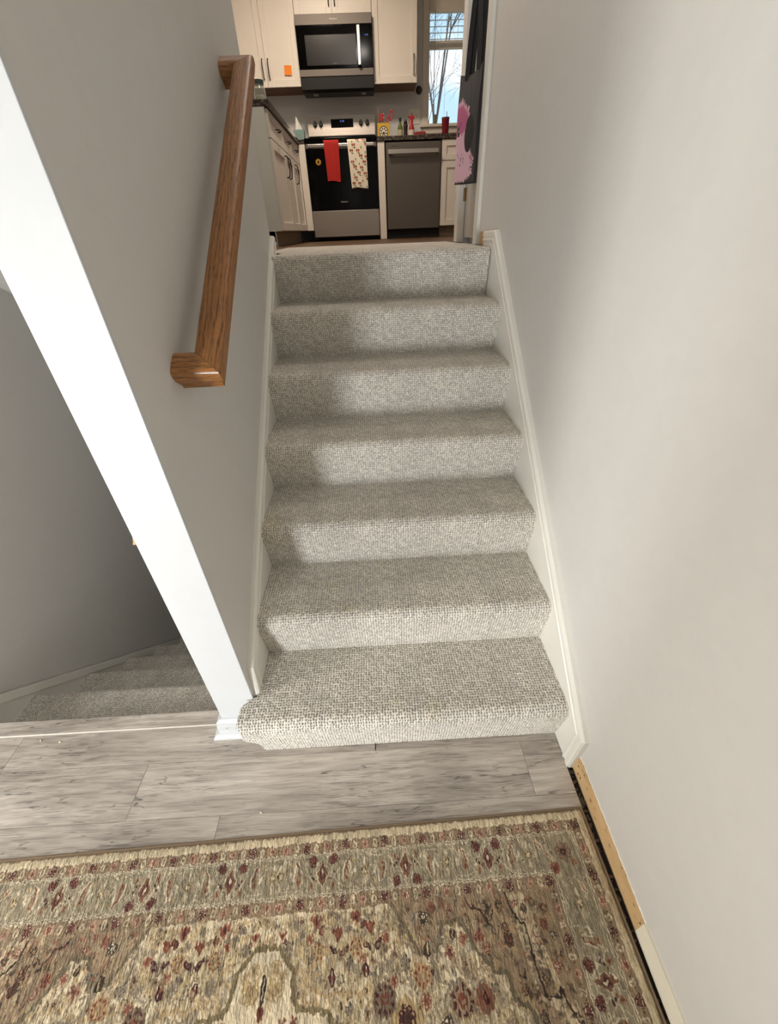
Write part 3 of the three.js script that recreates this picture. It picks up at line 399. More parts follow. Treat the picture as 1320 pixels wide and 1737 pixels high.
      fill([[0.865, 0.345], [0.775, 0.352], [0.77, 0.37], [0.70, 0.375], [0.695, 0.46], [0.65, 0.47], [0.65, 0.75], [0.865, 0.75]], '#ab8f66');
      for (const [a, b, r] of [[0.838, 0.292, 0.02], [0.84, 0.258, 0.012], [0.822, 0.27, 0.009]]) flower(a, b, r, 8, C.gold, C.brown, C.pale); line([[0.865, 0.25], [0.848, 0.28], [0.846, 0.32]], 0.0034, C.gold); leaf(0.865, 0.288, 0.0062, 0.024, 0, C.dk, C.pale); leaf(0.865, 0.322, 0.008, 0.011, 0, C.red, C.mar);
      curls(1400, (x, y) => x > 0.66 && y > 0.36, [C.brown, C.gold, C.cream2, C.red2, C.grn2], 0.006, 0.8); for (let i = 0; i < 22; i++) { const a = 0.7 + rnd() * 0.16, b = 0.36 + rnd() * 0.3; flower(a, b, 0.008 + rnd() * 0.01, 6, [C.brown, C.grn, C.red2][i % 3], [C.dk, C.red, C.mar][i % 3], C.pale); }
      flower(0.815, 0.345, 0.013, 5, C.brown, C.red); flower(0.79, 0.338, 0.008, 5, C.red2, C.mar);
    };
    // right half, then its mirror image
    g.save(); g.translate(RW, 0); g.scale(-1, 1); g.beginPath(); g.rect(0, 0, RW / 2 + 0.0005, RL); g.clip(); half(); g.restore();
    g.save(); g.beginPath(); g.rect(0, 0, RW / 2, RL); g.clip(); half(); g.restore();
    // knotting: streaks of yarn, abrash and a slightly ragged outline
    g.setTransform(1, 0, 0, 1, 0, 0); const im = g.getImageData(0, 0, CW, CH), s = im.data, o = new Uint8ClampedArray(s);
    for (let y = 0; y < CH; y++) for (let x = 0; x < CW; x++) {
      const u = x / CW, v = y / CH, jx = Math.round((fbm(u, v, 260, 180, 2, 601) - 0.5) * 7), jy = Math.round((fbm(u, v, 300, 150, 2, 607) - 0.5) * 14), xx = clamp(x + jx, 0, CW - 1), yy = clamp(y + jy, 0, CH - 1), i = (yy * CW + xx) * 4, k = (y * CW + x) * 4;
      const st = 0.78 + 0.5 * fbm(u, v, 420, 60, 3, 611), ab = 0.94 + 0.12 * fbm(u, v, 4, 14, 3, 617); for (let c = 0; c < 3; c++) o[k + c] = s[i + c] * st * ab; o[k + 3] = 255;
    }
    im.data.set(o); g.putImageData(im, 0, 0);
  });
  const rugBump = dataTex(512, 512, (u, v) => grey(255 * fbm(u, v, 150, 60, 3, 621)), false, 4, 3);
  const mRug = M(0xffffff, 0.95, { map: rugTex, bumpMap: rugBump, bumpScale: 0.003, specularIntensity: 0.15, sheen: 0.2, sheenColor: new THREE.Color(0xcabfa6), sheenRoughness: 0.7 });
  const rg = thing('persian_rug', 'faded red, sage and cream patterned rug on the landing', 'rug', [0.959, 0, 0.219], 0.0236);
  // gently uneven pile sheet, local x from -RW to 0, z from 0 to RL
  const nx = 120, nz = 90, pg = new THREE.PlaneGeometry(RW, RL, nx, nz); pg.rotateX(-Math.PI / 2); pg.translate(-RW / 2, 0, RL / 2); const pp = pg.attributes.position;
  for (let i = 0; i < pp.count; i++) { const x = pp.getX(i), z = pp.getZ(i), e = Math.min(-x, x + RW, z, RL - z); pp.setY(i, 0.0095 * smooth(-0.001, 0.007, e) + 0.001 + 0.0012 * (fbm(-x / RW, z / RL, 5, 4, 2, 631) - 0.5)); }
  pg.computeVertexNormals(); mesh('pile', pg, mRug, rg);
  const e = 0.0035, per = [[0, 0], [-RW, 0], [-RW, RL], [0, RL], [0, 0]], bind = []; for (let i = 0; i < 4; i++) { const [a, b] = per[i], [c, d] = per[i + 1], l = Math.hypot(c - a, d - b), cyl = new THREE.CylinderGeometry(e, e, l, 8); cyl.rotateZ(Math.PI / 2); if (a === c) cyl.rotateY(Math.PI / 2); cyl.translate((a + c) / 2, 0.0042, (b + d) / 2); bind.push(cyl); }
  mesh('binding', merge(bind), M(0x7d6b55, 0.95), rg);
}
{ // crumbs on the vinyl
  const rnd = rng(91); [[-0.79, -0.075], [-0.72, -0.066], [0.02, 0.18]].forEach(([x, z], i) => tag(mesh('crumb', (() => { const g = new THREE.IcosahedronGeometry(0.0032, 1); g.scale(1.4, 0.55, 0.8); g.rotateY(rnd() * 3); g.translate(x, 0.0018, z); return g; })(), M(0xe4dcc0, 0.8), scene), ['tiny pale crumb on the planks nearest the left edge', 'tiny pale crumb on the planks left of the wall end', 'tiny pale crumb on the planks just above the rug'][i], 'crumb'));
}
// ------------------------------------------------------------------ kitchen shell
const mWood = M(0xffffff, 0.5, { map: dataTex(512, 256, oakFn(161, 0.8), true, 1 / 0.6, 1 / 0.3) });
{
  const kf = struct('floor_kitchen', 'reddish brown wood kitchen floor at the top of the stairs', 'floor');
  mesh('slab', merge([bx(-1.125, 2.75, K - 0.31, K - 0.012, BACK - 0.12, -1.79), bx(-1.125, XLL, K - 0.05, K - 0.012, -1.79, -1.56)]), M(0x5a4634, 0.9), kf);
  const fm = [0, 1, 2].map((i) => M([0xb8c0c8, 0xa8b0b8, 0xc4ccd2][i], 0.45, { map: mWood.map }));
  let r = 0; for (let z = -1.79; z > BACK; z -= 0.095, r++) { const z1 = Math.max(z - 0.0945, BACK), off = (r * 0.37) % 0.9; const cuts = [-1.12]; for (let x = -1.12 + off; x < 2.7; x += 0.9) if (x > -1.1) cuts.push(x); cuts.push(2.74); for (let i = 0; i + 1 < cuts.length; i++) mesh('board', bx(cuts[i] + 0.0004, cuts[i + 1] - 0.0004, K - 0.012, K, z1, z), fm[(r + i) % 3], kf); }
  smesh('wall_kitchen_left', 'kitchen wall behind the left counter', 'wall', bx(-1.245, -0.905, K - 0.3, CEIL, BACK, -3.6), mKitchenWall);
  smesh('wall_kitchen_right', 'far right wall of the kitchen', 'wall', merge([bx(2.63, 2.75, K - 0.3, CEIL, BACK, -2.455), bx(XW, 2.75, K - 0.3, CEIL, -2.455, -2.335).translate(0.121, 0, 0)]), mKitchenWall);
  // back wall with the window opening x 1.195..1.80, y 2.415..3.33
  smesh('wall_back', 'light grey kitchen wall behind the range and window', 'wall', merge([bx(-1.245, 1.185, K - 0.3, CEIL, BACK - 0.12, BACK), bx(1.79, 2.75, K - 0.3, CEIL, BACK - 0.12, BACK), bx(1.185, 1.79, K - 0.3, 2.415, BACK - 0.12, BACK), bx(1.185, 1.79, 3.42, CEIL, BACK - 0.12, BACK)]), mKitchenWall);
}
{ // window with casing, sash, glass, blind
  const w = struct('window_2', 'double hung kitchen window with white casing', 'window'), mc = M(0xe2d8c8, 0.45);
  mesh('casing', merge([rb(1.125, 1.19, 2.41, 3.46, BACK - 0.005, BACK + 0.018), rb(1.785, 1.85, 2.41, 3.46, BACK - 0.005, BACK + 0.018), rb(1.125, 1.85, 3.40, 3.47, BACK - 0.005, BACK + 0.018)]), mc, w);
  mesh('sill', merge([rb(1.10, 1.875, 2.385, 2.412, BACK - 0.10, BACK + 0.045, 0.006), rb(1.13, 1.845, 2.33, 2.385, BACK - 0.005, BACK + 0.016)]), mc, w);
  mesh('sash', merge([bx(1.19, 1.205, 2.412, 3.42, BACK - 0.09, BACK - 0.06), bx(1.77, 1.785, 2.412, 3.42, BACK - 0.09, BACK - 0.06), bx(1.205, 1.77, 2.412, 2.43, BACK - 0.09, BACK - 0.06), bx(1.205, 1.77, 3.03, 3.075, BACK - 0.09, BACK - 0.06), bx(1.205, 1.77, 3.38, 3.42, BACK - 0.09, BACK - 0.06)]), mc, w);
  const mPane = M(0xffffff, 0.02, { transmission: 1, thickness: 0 });
  mesh('pane', bx(1.205, 1.77, 2.43, 3.03, BACK - 0.076, BACK - 0.072), mPane, w); mesh('pane', bx(1.205, 1.77, 3.075, 3.38, BACK - 0.076, BACK - 0.072), mPane, w);
  const bl = thing('window_blind', 'cream slatted blind pulled halfway up the kitchen window', 'blind');
  const ms = M(0xe6ddcb, 0.5);
  mesh('headrail', bx(1.195, 1.782, 3.285, 3.40, BACK - 0.05, BACK - 0.005), ms, bl);
  for (let i = 0; i < 4; i++) mesh('slat', rb(1.2, 1.778, 3.095 + i * 0.046, 3.0965 + i * 0.046, BACK - 0.040, BACK - 0.016, 0.0005, 1), ms, bl);
  mesh('bottom_rail', rb(1.2, 1.778, 3.06, 3.082, BACK - 0.05, BACK - 0.006, 0.004), ms, bl);
  mesh('wand', new THREE.CylinderGeometry(0.004, 0.004, 0.76, 8).translate(1.253, 2.915, BACK + 0.004), M(0xb9ae9c, 0.4), bl);
  mesh('cord', new THREE.CylinderGeometry(0.0016, 0.0016, 0.80, 6).translate(1.378, 2.89, BACK - 0.004), M(0xcfc6b8, 0.7), bl);
  mesh('ladder_cord', new THREE.CylinderGeometry(0.001, 0.001, 0.24, 5).translate(1.5, 3.18, BACK - 0.003), M(0xcfc6b8, 0.7), bl);
}
{ // bare trees outside the window
  const rnd = rng(303), labels = ['bare twiggy tree outside the kitchen window, the nearer one', 'bare twiggy tree outside the kitchen window, the farther one'];
  [[2.5, -10.5, 1.0], [3.6, -26, 1.5]].forEach(([x, z, sc], t) => {
    const gs = []; const grow = (p, d, len, r, depth) => { const q = p.clone().addScaledVector(d, len), c = new THREE.CylinderGeometry(r * 0.65, r, len, depth > 3 ? 3 : 5, 1, true); c.applyQuaternion(new THREE.Quaternion().setFromUnitVectors(new THREE.Vector3(0, 1, 0), d)); const m = p.clone().add(q).multiplyScalar(0.5); c.translate(m.x, m.y, m.z); gs.push(c); if (depth >= 9) return; const n = depth < 2 ? 3 : 2 + (rnd() < 0.35 ? 1 : 0); for (let i = 0; i < n; i++) { const nd = d.clone().add(new THREE.Vector3(rnd() - 0.5, (rnd() - 0.42) * 0.8, rnd() - 0.5).multiplyScalar(1.5)).normalize(); grow(q, nd, len * (0.68 + rnd() * 0.2), Math.max(0.0035, r * 0.62), depth + 1); } };
    grow(new THREE.Vector3(x, -0.35, z), new THREE.Vector3(0, 1, 0), 2.0 * sc, 0.05, 0);
    tag(mesh('bare_tree', merge(gs), M(0x6f665e, 0.9), scene), labels[t], 'tree');
  });
}
// flush ceiling lights, out of view: one over the kitchen, one over the head of the stairs
for (const [x, z, power, tint, label] of [[0.05, -4.2, 135, 0xffead4, 'round frosted ceiling light over the kitchen'], [0.40, -2.35, 45, 0xfff4ea, 'round frosted ceiling light over the head of the stairs']]) {
  const cl = thing('ceiling_light', label, 'light', [x, CEIL, z]);
  mesh('base', new THREE.CylinderGeometry(0.17, 0.17, 0.025, 32).translate(0, -0.0125, 0), mSteelBright, cl);
  mesh('diffuser', lathe([[0, -0.10], [0.08, -0.092], [0.14, -0.065], [0.16, -0.025]], 32), M(0xfff1dc, 0.6, { emissive: new THREE.Color(1, 0.86, 0.66), emissiveIntensity: 2.5 }), cl);
  const l = new THREE.RectAreaLight(tint, power, 0.3, 0.3); l.position.set(x, CEIL - 0.105, z); l.lookAt(x, 0, z); scene.add(l);
}
// ------------------------------------------------------------------ door on the right at the top of the stairs
{
  smesh('trim_5', 'white casing strip at the near side of the closet door', 'trim', rb(XW - 0.015, XW + 0.03, K + 0.012, K + 2.12, -1.868, -1.785, 0.003), mTrim);
  smesh('trim_6', 'white casing at the far side of the closet door', 'trim', rb(XW - 0.013, XW + 0.03, K + 0.012, K + 2.12, -2.452, -2.352, 0.003), M(0xdedad2, 0.4));
  smesh('trim_7', 'unfinished wood block between stair skirting and door casing', 'trim', rb(XW - 0.006, XW + 0.001, RISE * 7 + 0.002, 1.387, -1.74, -1.605, 0.002), M(0xb99a72, 0.8));
  const d = struct('door_2', 'flat white closet door at the top of the stairs', 'door');
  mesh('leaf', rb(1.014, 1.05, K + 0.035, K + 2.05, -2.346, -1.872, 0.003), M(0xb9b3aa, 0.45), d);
  mesh('jamb_back', bx(1.055, 1.10, K, K + 2.06, -2.352, -1.868), mTrim, d);
  for (const y of [1.565, 2.4, 3.2]) { const h = mesh('hinge', merge([new THREE.CylinderGeometry(0.006, 0.006, 0.062, 12).translate(1.006, y, -2.349), bx(1.008, 1.013, y - 0.031, y + 0.031, -2.349, -2.325)]), mBrass, d); h.userData.label = 'brass hinge'; }
}
// ------------------------------------------------------------------ tote bag on an over-door hook
{
  tag(mesh('door_hook', merge([rb(1.004, 1.052, K + 2.044, K + 2.052, -2.03, -1.99, 0.001), rb(1.004, 1.009, 2.40, K + 2.05, -2.03, -1.99, 0.001), tube([[1.006, 2.43, -2.01], [0.985, 2.405, -2.01], [0.965, 2.41, -2.01], [0.955, 2.44, -2.01]], 0.004, 16, 8)]), mBlackMetal, scene), 'black over-door hook holding the tote bag', 'hook');
  const b = thing('tote_bag', 'charcoal tote bag with a pink fluffy animal print, hanging on the door', 'bag', [0.958, 1.585, -1.862], 0.11);
  const BW = 0.35, BH = 0.415, BT = 0.042, mB = M(0x2b2929, 0.9, { bumpMap: dataTex(128, 128, (u, v) => grey(200 + 40 * Math.sin(u * 400) * Math.sin(v * 400)), false, 3, 3), bumpScale: 0.0006 });
  const print = canvas(512, 608, (g, w, h) => {
    g.fillStyle = '#333132'; g.fillRect(0, 0, w, h); g.strokeStyle = '#232122'; g.lineWidth = 10; g.beginPath(); g.arc(60, 300, 330, -1.5, -0.1); g.stroke();
    const rnd = rng(5), ragged = (pts, c, amp, n) => { g.fillStyle = c; g.beginPath(); pts.forEach(([x, y], i) => { const [x2, y2] = pts[(i + 1) % pts.length]; for (let k = 0; k < n; k++) { const t = k / n, s = (k % 2 ? amp : -amp) * (0.5 + rnd()); const dx = x2 - x, dy = y2 - y, l = Math.hypot(dx, dy) || 1, X = x + dx * t - dy / l * s, Y = y + dy * t + dx / l * s; if (i + k) g.lineTo(X, Y); else g.moveTo(X, Y); } }); g.closePath(); g.fill(); };
    ragged([[-20, 150], [150, 140], [330, 200], [420, 330], [400, 420], [470, 480], [440, 560], [250, 600], [-20, 600]], '#d6a9bd', 12, 9);
    ragged([[-20, 170], [180, 165], [330, 230], [390, 310], [300, 290], [160, 330], [-20, 350]], '#b25583', 14, 8);
    ragged([[-20, 330], [150, 320], [330, 400], [400, 480], [420, 560], [250, 604], [-20, 604]], '#d8b0c2', 9, 9);
    g.fillStyle = '#121112'; g.beginPath(); g.ellipse(360, 335, 105, 88, -0.9, 0, 7); g.fill();
    g.beginPath(); g.ellipse(80, 300, 44, 26, 0.2, 0, 7); g.fill(); g.fillStyle = '#e8e2dc'; g.beginPath(); g.arc(92, 296, 8, 0, 7); g.fill(); g.strokeStyle = '#1a1718'; g.lineWidth = 6; for (let k = 0; k < 5; k++) { g.beginPath(); g.moveTo(50 + k * 26, 278); g.lineTo(40 + k * 34, 256); g.stroke(); }
    for (let k = 0; k < 34; k++) { const x = k < 18 ? 60 + rnd() * 190 : 390 + rnd() * 60, y = k < 18 ? 415 + rnd() * 90 : 420 + rnd() * 130; g.lineWidth = 5 + rnd() * 7; g.beginPath(); g.moveTo(x, y); g.lineTo(x + rnd() * 26 - 8, y + rnd() * 22); g.stroke(); }
  });
  // body: soft box, narrower at the mouth; local z from 0 (near edge) to -BW
  const body = new THREE.BoxGeometry(BT, BH, BW, 4, 10, 12); body.translate(BT / 2, BH / 2, -BW / 2); const bp = body.attributes.position;
  for (let i = 0; i < bp.count; i++) { const x = bp.getX(i), y = bp.getY(i), z = bp.getZ(i), t = y / BH, s = (z + BW / 2) / (BW / 2); const bulge = 0.010 * Math.sin(Math.PI * t) * (1 - s * s); bp.setX(i, lerp(x, BT / 2, 0.35 * smooth(0.6, 1, t)) + (x < BT / 2 ? -bulge : bulge * 0.3)); bp.setY(i, y - (t > 0.99 ? 0.02 * (1 - s * s) : 0) + 0.03 * (-z / BW) * (t > 0.5 ? 1 : 0.6)); }
  body.computeVertexNormals(); mesh('bag_body', body, mB, b);
  const face = new THREE.PlaneGeometry(BW - 0.012, BH - 0.012, 12, 10); face.rotateY(-Math.PI / 2); face.translate(0, BH / 2, -BW / 2); const fp = face.attributes.position;
  for (let i = 0; i < fp.count; i++) { const y = fp.getY(i), z = fp.getZ(i), t = y / BH, s = (z + BW / 2) / (BW / 2); fp.setX(i, lerp(0, BT / 2, 0.35 * smooth(0.6, 1, t)) - 0.010 * Math.sin(Math.PI * t) * (1 - s * s) - 0.0018); fp.setY(i, y - (t > 0.97 ? 0.02 * (1 - s * s) : 0) + 0.03 * (-z / BW) * (t > 0.5 ? 1 : 0.6)); }
  // print reads upright from the stairs: mirror so that its left lies at the far edge
  face.computeVertexNormals(); mesh('printed_panel', face, M(0xffffff, 0.85, { map: print }), b);
  const strap = (z0, z1, x, w) => {
    const top = [x + 0.010, BH + 0.425, -0.145], P = [[x, BH - 0.015, z0], [x + 0.002, BH + 0.10, lerp(z0, top[2], 0.18)], [x + 0.006, BH + 0.28, lerp(z0, top[2], 0.7)], top, [x + 0.006, BH + 0.28, lerp(z1, top[2], 0.7)], [x + 0.002, BH + 0.10, lerp(z1, top[2], 0.18)], [x, BH - 0.015, z1]];
    const c = new THREE.CatmullRomCurve3(P.map((q) => new THREE.Vector3(...q))), v = [], N = 48, wx = 0.72 * w / 2, wz = 0.69 * w / 2, t = 0.0012;
    for (let i = 0; i < N; i++) { const A = c.getPoint(i / N), B = c.getPoint((i + 1) / N), q = (p, s, e) => [p.x + s * wx - e * t, p.y, p.z + s * wz + e * t]; for (const [s0, e0, s1, e1] of [[-1, -1, 1, -1], [1, -1, 1, 1], [1, 1, -1, 1], [-1, 1, -1, -1]]) { const m = q(A, s0, e0), n = q(B, s0, e0), o = q(B, s1, e1), r = q(A, s1, e1); v.push(...m, ...n, ...o, ...m, ...o, ...r); } }
    const g = new THREE.BufferGeometry(); g.setAttribute('position', new THREE.Float32BufferAttribute(v, 3)); g.computeVertexNormals(); return g;
  };
  mesh('strap', strap(-0.055, -0.225, 0.004, 0.024), mB, b); mesh('strap', strap(-0.06, -0.232, BT - 0.014, 0.024), mB, b);
}
// ------------------------------------------------------------------ cabinets
const pullGeo = (l) => merge([tube([[0, -l / 2, 0], [0, -l / 2 + 0.004, 0.022], [0, -l / 4, 0.031], [0, 0, 0.033], [0, l / 4, 0.031], [0, l / 2 - 0.004, 0.022], [0, l / 2, 0]], 0.0048, 30, 8)]);
const pullLong = pullGeo(0.15), pullShort = pullGeo(0.11);
// shaker front facing +z, centred on x,y at depth z; returns Mesh
function shaker(name, w, h, mat, parent, x, y, z, turn = 0, rail = 0.057) {
  const s = 0.0012, W2 = w / 2 - s, H2 = h / 2 - s, r = Math.min(rail, h * 0.32);
  const g = merge([rb(-W2, -W2 + r, -H2, H2, 0, 0.019, 0.0015, 1), rb(W2 - r, W2, -H2, H2, 0, 0.019, 0.0015, 1), rb(-W2 + r, W2 - r, H2 - r, H2, 0, 0.019, 0.0015, 1), rb(-W2 + r, W2 - r, -H2, -H2 + r, 0, 0.019, 0.0015, 1), bx(-W2 + r - 0.002, W2 - r + 0.002, -H2 + r - 0.002, H2 - r + 0.002, 0.001, 0.009)]);
  const m = mesh(name, g, mat, parent); m.position.set(x, y, z); m.rotation.y = turn; return m;
}
function pull(parent, geo, x, y, z, flat) { const p = mesh('handle', geo, mBlackMetal, parent); p.position.set(x, y, z); if (flat) p.rotation.z = Math.PI / 2; p.userData.label = 'black bar handle'; return p; }
{ // upper cabinets on the back wall (fronts at z = -5.5)
  const ZF = -5.52, Y0 = 2.695, Y1 = CEIL - 0.12;
  const upper = (x0, x1, y0, label, doors, handles) => {
    const c = thing('wall_cabinet', label, 'cabinet', [0, 0, 0], 0);
    mesh('body', bx(x0 + 0.001, x1 - 0.001, y0 + 0.004, Y1, BACK + 0.001, ZF), mCab, c); mesh('underside', bx(x0 + 0.001, x1 - 0.001, y0, y0 + 0.0035, BACK + 0.001, ZF), mWood, c);
    doors.forEach(([a, b], i) => { const d = shaker('door', b - a, Y1 - y0, mCab, c, (a + b) / 2, (y0 + Y1) / 2, ZF + 0.0002); for (const hx of handles[i]) pull(d, pullLong, hx - (a + b) / 2, (handles[i].y ?? y0 + 0.135) - (y0 + Y1) / 2, 0.019); });
    return c;
  };
  upper(-0.905, -0.202, Y0, 'cream two-door wall cabinet left of the microwave, with an orange note on it', [[-0.89, -0.552], [-0.552, -0.203]], [[-0.582], [-0.522]]);
  upper(-0.2, 0.569, 3.19, 'cream two-door wall cabinet above the microwave', [[-0.2, 0.178], [0.178, 0.569]], [[0.149], [0.207]]);
  upper(0.571, 1.028, Y0, 'cream single-door wall cabinet between microwave and window', [[0.571, 1.028]], [[0.994]]);
  const n = tag(mesh('sticky_note', (() => { const g = new THREE.PlaneGeometry(0.076, 0.073, 4, 6), p = g.attributes.position; for (let i = 0; i < p.count; i++) p.setZ(i, 0.010 * Math.pow(clamp(0.5 - p.getY(i) / 0.073), 2)); g.computeVertexNormals(); g.rotateZ(-0.04); g.translate(-0.327, 2.82, ZF + 0.0125); return g; })(), M(0xf08a2c, 0.8, { side: THREE.DoubleSide }), scene), 'orange sticky note on the left wall cabinet door', 'note');
}
// granite
const granite = dataTex(512, 512, (u, v) => { const a = fbm(u, v, 60, 60, 2, 701), b = fbm(u, v, 110, 110, 2, 705), c = fbm(u, v, 20, 20, 3, 709); let r = 62 + 60 * (c - 0.5), g = 55 + 55 * (c - 0.5), bl = 50 + 50 * (c - 0.5); if (a > 0.62) { r = 128; g = 112; bl = 98; } if (b > 0.66) { r = 24; g = 22; bl = 22; } return [r, g, bl]; }, true, 1 / 0.35, 1 / 0.35);
const mGranite = M(0xffffff, 0.16, { map: granite });
{
  tag(mesh('countertop', merge([rb(-0.905, -0.262, TOP - 0.038, TOP, BACK + 0.001, -3.555, 0.004), rb(-0.261, -0.208, TOP - 0.038, TOP, BACK + 0.001, FRONT - 0.02, 0.004)]), mGranite, scene), 'dark speckled granite worktop on the left cabinets', 'countertop');
  tag(mesh('countertop', merge([rb(0.568, 2.4, TOP - 0.038, TOP, BACK + 0.001, FRONT + 0.0, 0.004)]), mGranite, scene), 'dark speckled granite worktop above the dishwasher', 'countertop');
  // left run: fronts face +x at x = -0.285
  const XF = -0.304, yb = K + 0.11, yt = TOP - 0.042, yd = yt - 0.17;
  const units = [[-3.58, -4.2, 'cream base cabinet with drawer, nearest the stairs', 'far'], [-4.2, -4.68, 'cream base cabinet with drawer, middle of the left run', 'near'], [-4.68, -5.18, 'cream base cabinet with drawer, beside the range', 'near']];
  units.forEach(([z0, z1, label, side], i) => {
    const c = thing('base_cabinet', label, 'cabinet', [0, 0, 0]); const zc = (z0 + z1) / 2, w = z0 - z1;
    mesh('body', bx(-0.904, XF, yb, yt + 0.003, z1 + 0.0005, z0 - 0.0005), mCab, c); mesh('toe_kick', bx(-0.904, XF - 0.06, K, yb - 0.0005, z1 + 0.0005, z0 - (i ? 0.0005 : -0.02)), M(0x8f7f69, 0.7), c);
    const dr = shaker('drawer', w - 0.004, yt - yd - 0.004, mCab, c, XF + 0.0002, (yt + yd) / 2, zc, Math.PI / 2, 0.045); pull(dr, pullShort, 0, 0, 0.019, true);
    const dd = shaker('door', w - 0.004, yd - yb - 0.004, mCab, c, XF + 0.0002, (yd + yb) / 2, zc, Math.PI / 2); const hz = side === 'far' ? z1 + 0.06 : z0 - 0.07; pull(dd, pullLong, -(hz - zc), 1.905 - (yd + yb) / 2, 0.019);
    if (!i) mesh('end_panel', merge([bx(-0.904, XF + 0.0, yb, yt + 0.003, z0, z0 + 0.02), bx(-0.904, XF - 0.055, K + 0.0005, yb, z0 + 0.0005, z0 + 0.02)]), mCabSide, c);
  });
  tag(mesh('corner_filler', rb(-0.283, -0.209, K + 0.11, yt, -5.205, -5.187, 0.002), mCab, scene), 'narrow cream filler panel between corner cabinet and range', 'panel');
  tag(mesh('end_panel', rb(0.573, 0.648, K + 0.002, yt, -5.80, FRONT - 0.012, 0.002), mCab, scene), 'narrow cream panel between range and dishwasher', 'panel');
  const c = thing('base_cabinet', 'cream base cabinet with drawer, right of the dishwasher', 'cabinet', [0, 0, 0]);
  mesh('body', bx(1.272, 1.9, yb, yt + 0.003, -5.82, FRONT - 0.03), mCab, c); mesh('toe_kick', bx(1.272, 1.9, K, yb - 0.0005, -5.82, FRONT - 0.1), M(0x8f7f69, 0.7), c);
  shaker('drawer', 0.6, 0.17, mCab, c, 1.575, yt - 0.087, FRONT - 0.0298, 0, 0.05); shaker('door', 0.6, yt - 0.178 - yb, mCab, c, 1.575, (yt - 0.178 + yb) / 2, FRONT - 0.0298);
}
// ------------------------------------------------------------------ range
const glyph = (w, h, draw) => M(0xffffff, 0.4, { map: canvas(w, h, draw), transparent: true });
const decal = (name, w, h, mat, parent, x, y, z) => mesh(name, new THREE.PlaneGeometry(w, h).translate(x, y, z), mat, parent);
const wordmark = (c) => glyph(256, 64, (g, w, h) => { g.clearRect(0, 0, w, h); g.fillStyle = c; g.font = 'italic bold 44px serif'; g.textAlign = 'center'; g.textBaseline = 'middle'; g.fillText('Whirlpool', w / 2, h / 2); });
{
  const r = thing('range', 'stainless steel and black glass electric range', 'range', [0, 0, 0]), x0 = -0.205, x1 = 0.566, xc = (x0 + x1) / 2, zf = FRONT;
  mesh('body', bx(x0, x1, K + 0.03, TOP - 0.012, BACK + 0.03, zf - 0.045), mBlackPlastic, r);
  mesh('kick', bx(x0 + 0.02, x1 - 0.02, K + 0.001, K + 0.03, BACK + 0.1, zf - 0.08), mDark, r);
  mesh('drawer_front', rb(x0 + 0.002, x1 - 0.002, K + 0.042, 1.612, zf - 0.044, zf - 0.008, 0.004), mSteel, r);
  const dr = mesh('oven_door', rb(x0 + 0.002, x1 - 0.002, 1.618, 2.152, zf - 0.044, zf - 0.004, 0.004), mBlackGlass, r);
  mesh('door_trim', rb(x0 + 0.002, x1 - 0.002, 2.153, 2.192, zf - 0.044, zf - 0.006, 0.003), mSteelDark, dr);
  mesh('handle', merge([rb(x0 + 0.03, x1 - 0.03, 2.152, 2.184, zf + 0.036, zf + 0.056, 0.008, 3), rb(x0 + 0.035, x0 + 0.065, 2.156, 2.180, zf - 0.006, zf + 0.04, 0.004), rb(x1 - 0.065, x1 - 0.035, 2.156, 2.180, zf - 0.006, zf + 0.04, 0.004)]), mSteelBright, dr);
  decal('logo', 0.09, 0.022, wordmark('#b9b4ac'), dr, 0.171, 1.69, zf - 0.0035);
  mesh('cooktop', rb(x0 - 0.002, x1 + 0.002, TOP - 0.036, TOP + 0.006, BACK + 0.07, zf - 0.004, 0.006), mBlackGlass, r);
  const bg = mesh('backguard', (() => { const g = poly([[0, TOP + 0.006], [0.085, TOP + 0.006], [0.085, TOP + 0.10], [0.058, 2.505], [0, 2.505]], x1 - x0, 0.003); g.rotateY(-Math.PI / 2); g.scale(1, 1, 1); g.translate(x1, 0, BACK + 0.012); return worldUV(g); })(), mSteel, r);
  const tilt = -0.135, zAt = (y) => BACK + 0.012 + lerp(0.085, 0.058, (y - TOP - 0.10) / (2.505 - TOP - 0.10)) + 0.001;
  mesh('lower_strip', rb(x0 + 0.001, x1 - 0.001, TOP + 0.007, TOP + 0.095, BACK + 0.09, BACK + 0.099, 0.002), mBlackGlass, bg);
  for (const kx of [-0.12, -0.055, 0.405, 0.48]) { const k = mesh('knob', merge([new THREE.CylinderGeometry(0.022, 0.025, 0.02, 24).rotateX(Math.PI / 2).translate(0, 0, 0.010), rb(-0.006, 0.006, -0.024, 0.024, 0.02, 0.034, 0.003)]), mBlackPlastic, bg); k.position.set(kx, 2.435, zAt(2.435)); k.rotation.x = tilt; }
  const dp = mesh('display_panel', rb(0.062, 0.318, 2.40, 2.475, 0, 0.003, 0.001, 1), mBlackGlass, bg); dp.position.set(0, 0, zAt(2.4375)); dp.geometry.translate(0, -2.4375, 0); dp.position.y = 2.4375; dp.rotation.x = tilt;
  const dt = mesh('clock_digits', new THREE.PlaneGeometry(0.05, 0.022).translate(0.19, 0.018, 0.0036), M(0x000000, 0.5, { transparent: true, map: canvas(128, 64, (g, w, h) => { g.clearRect(0, 0, w, h); g.fillStyle = '#5f86ff'; g.font = 'bold 52px monospace'; g.textAlign = 'center'; g.textBaseline = 'middle'; g.fillText('2:20', w / 2, h / 2); }), emissive: new THREE.Color(0.25, 0.4, 1.0), emissiveIntensity: 0.8 }), dp);
}
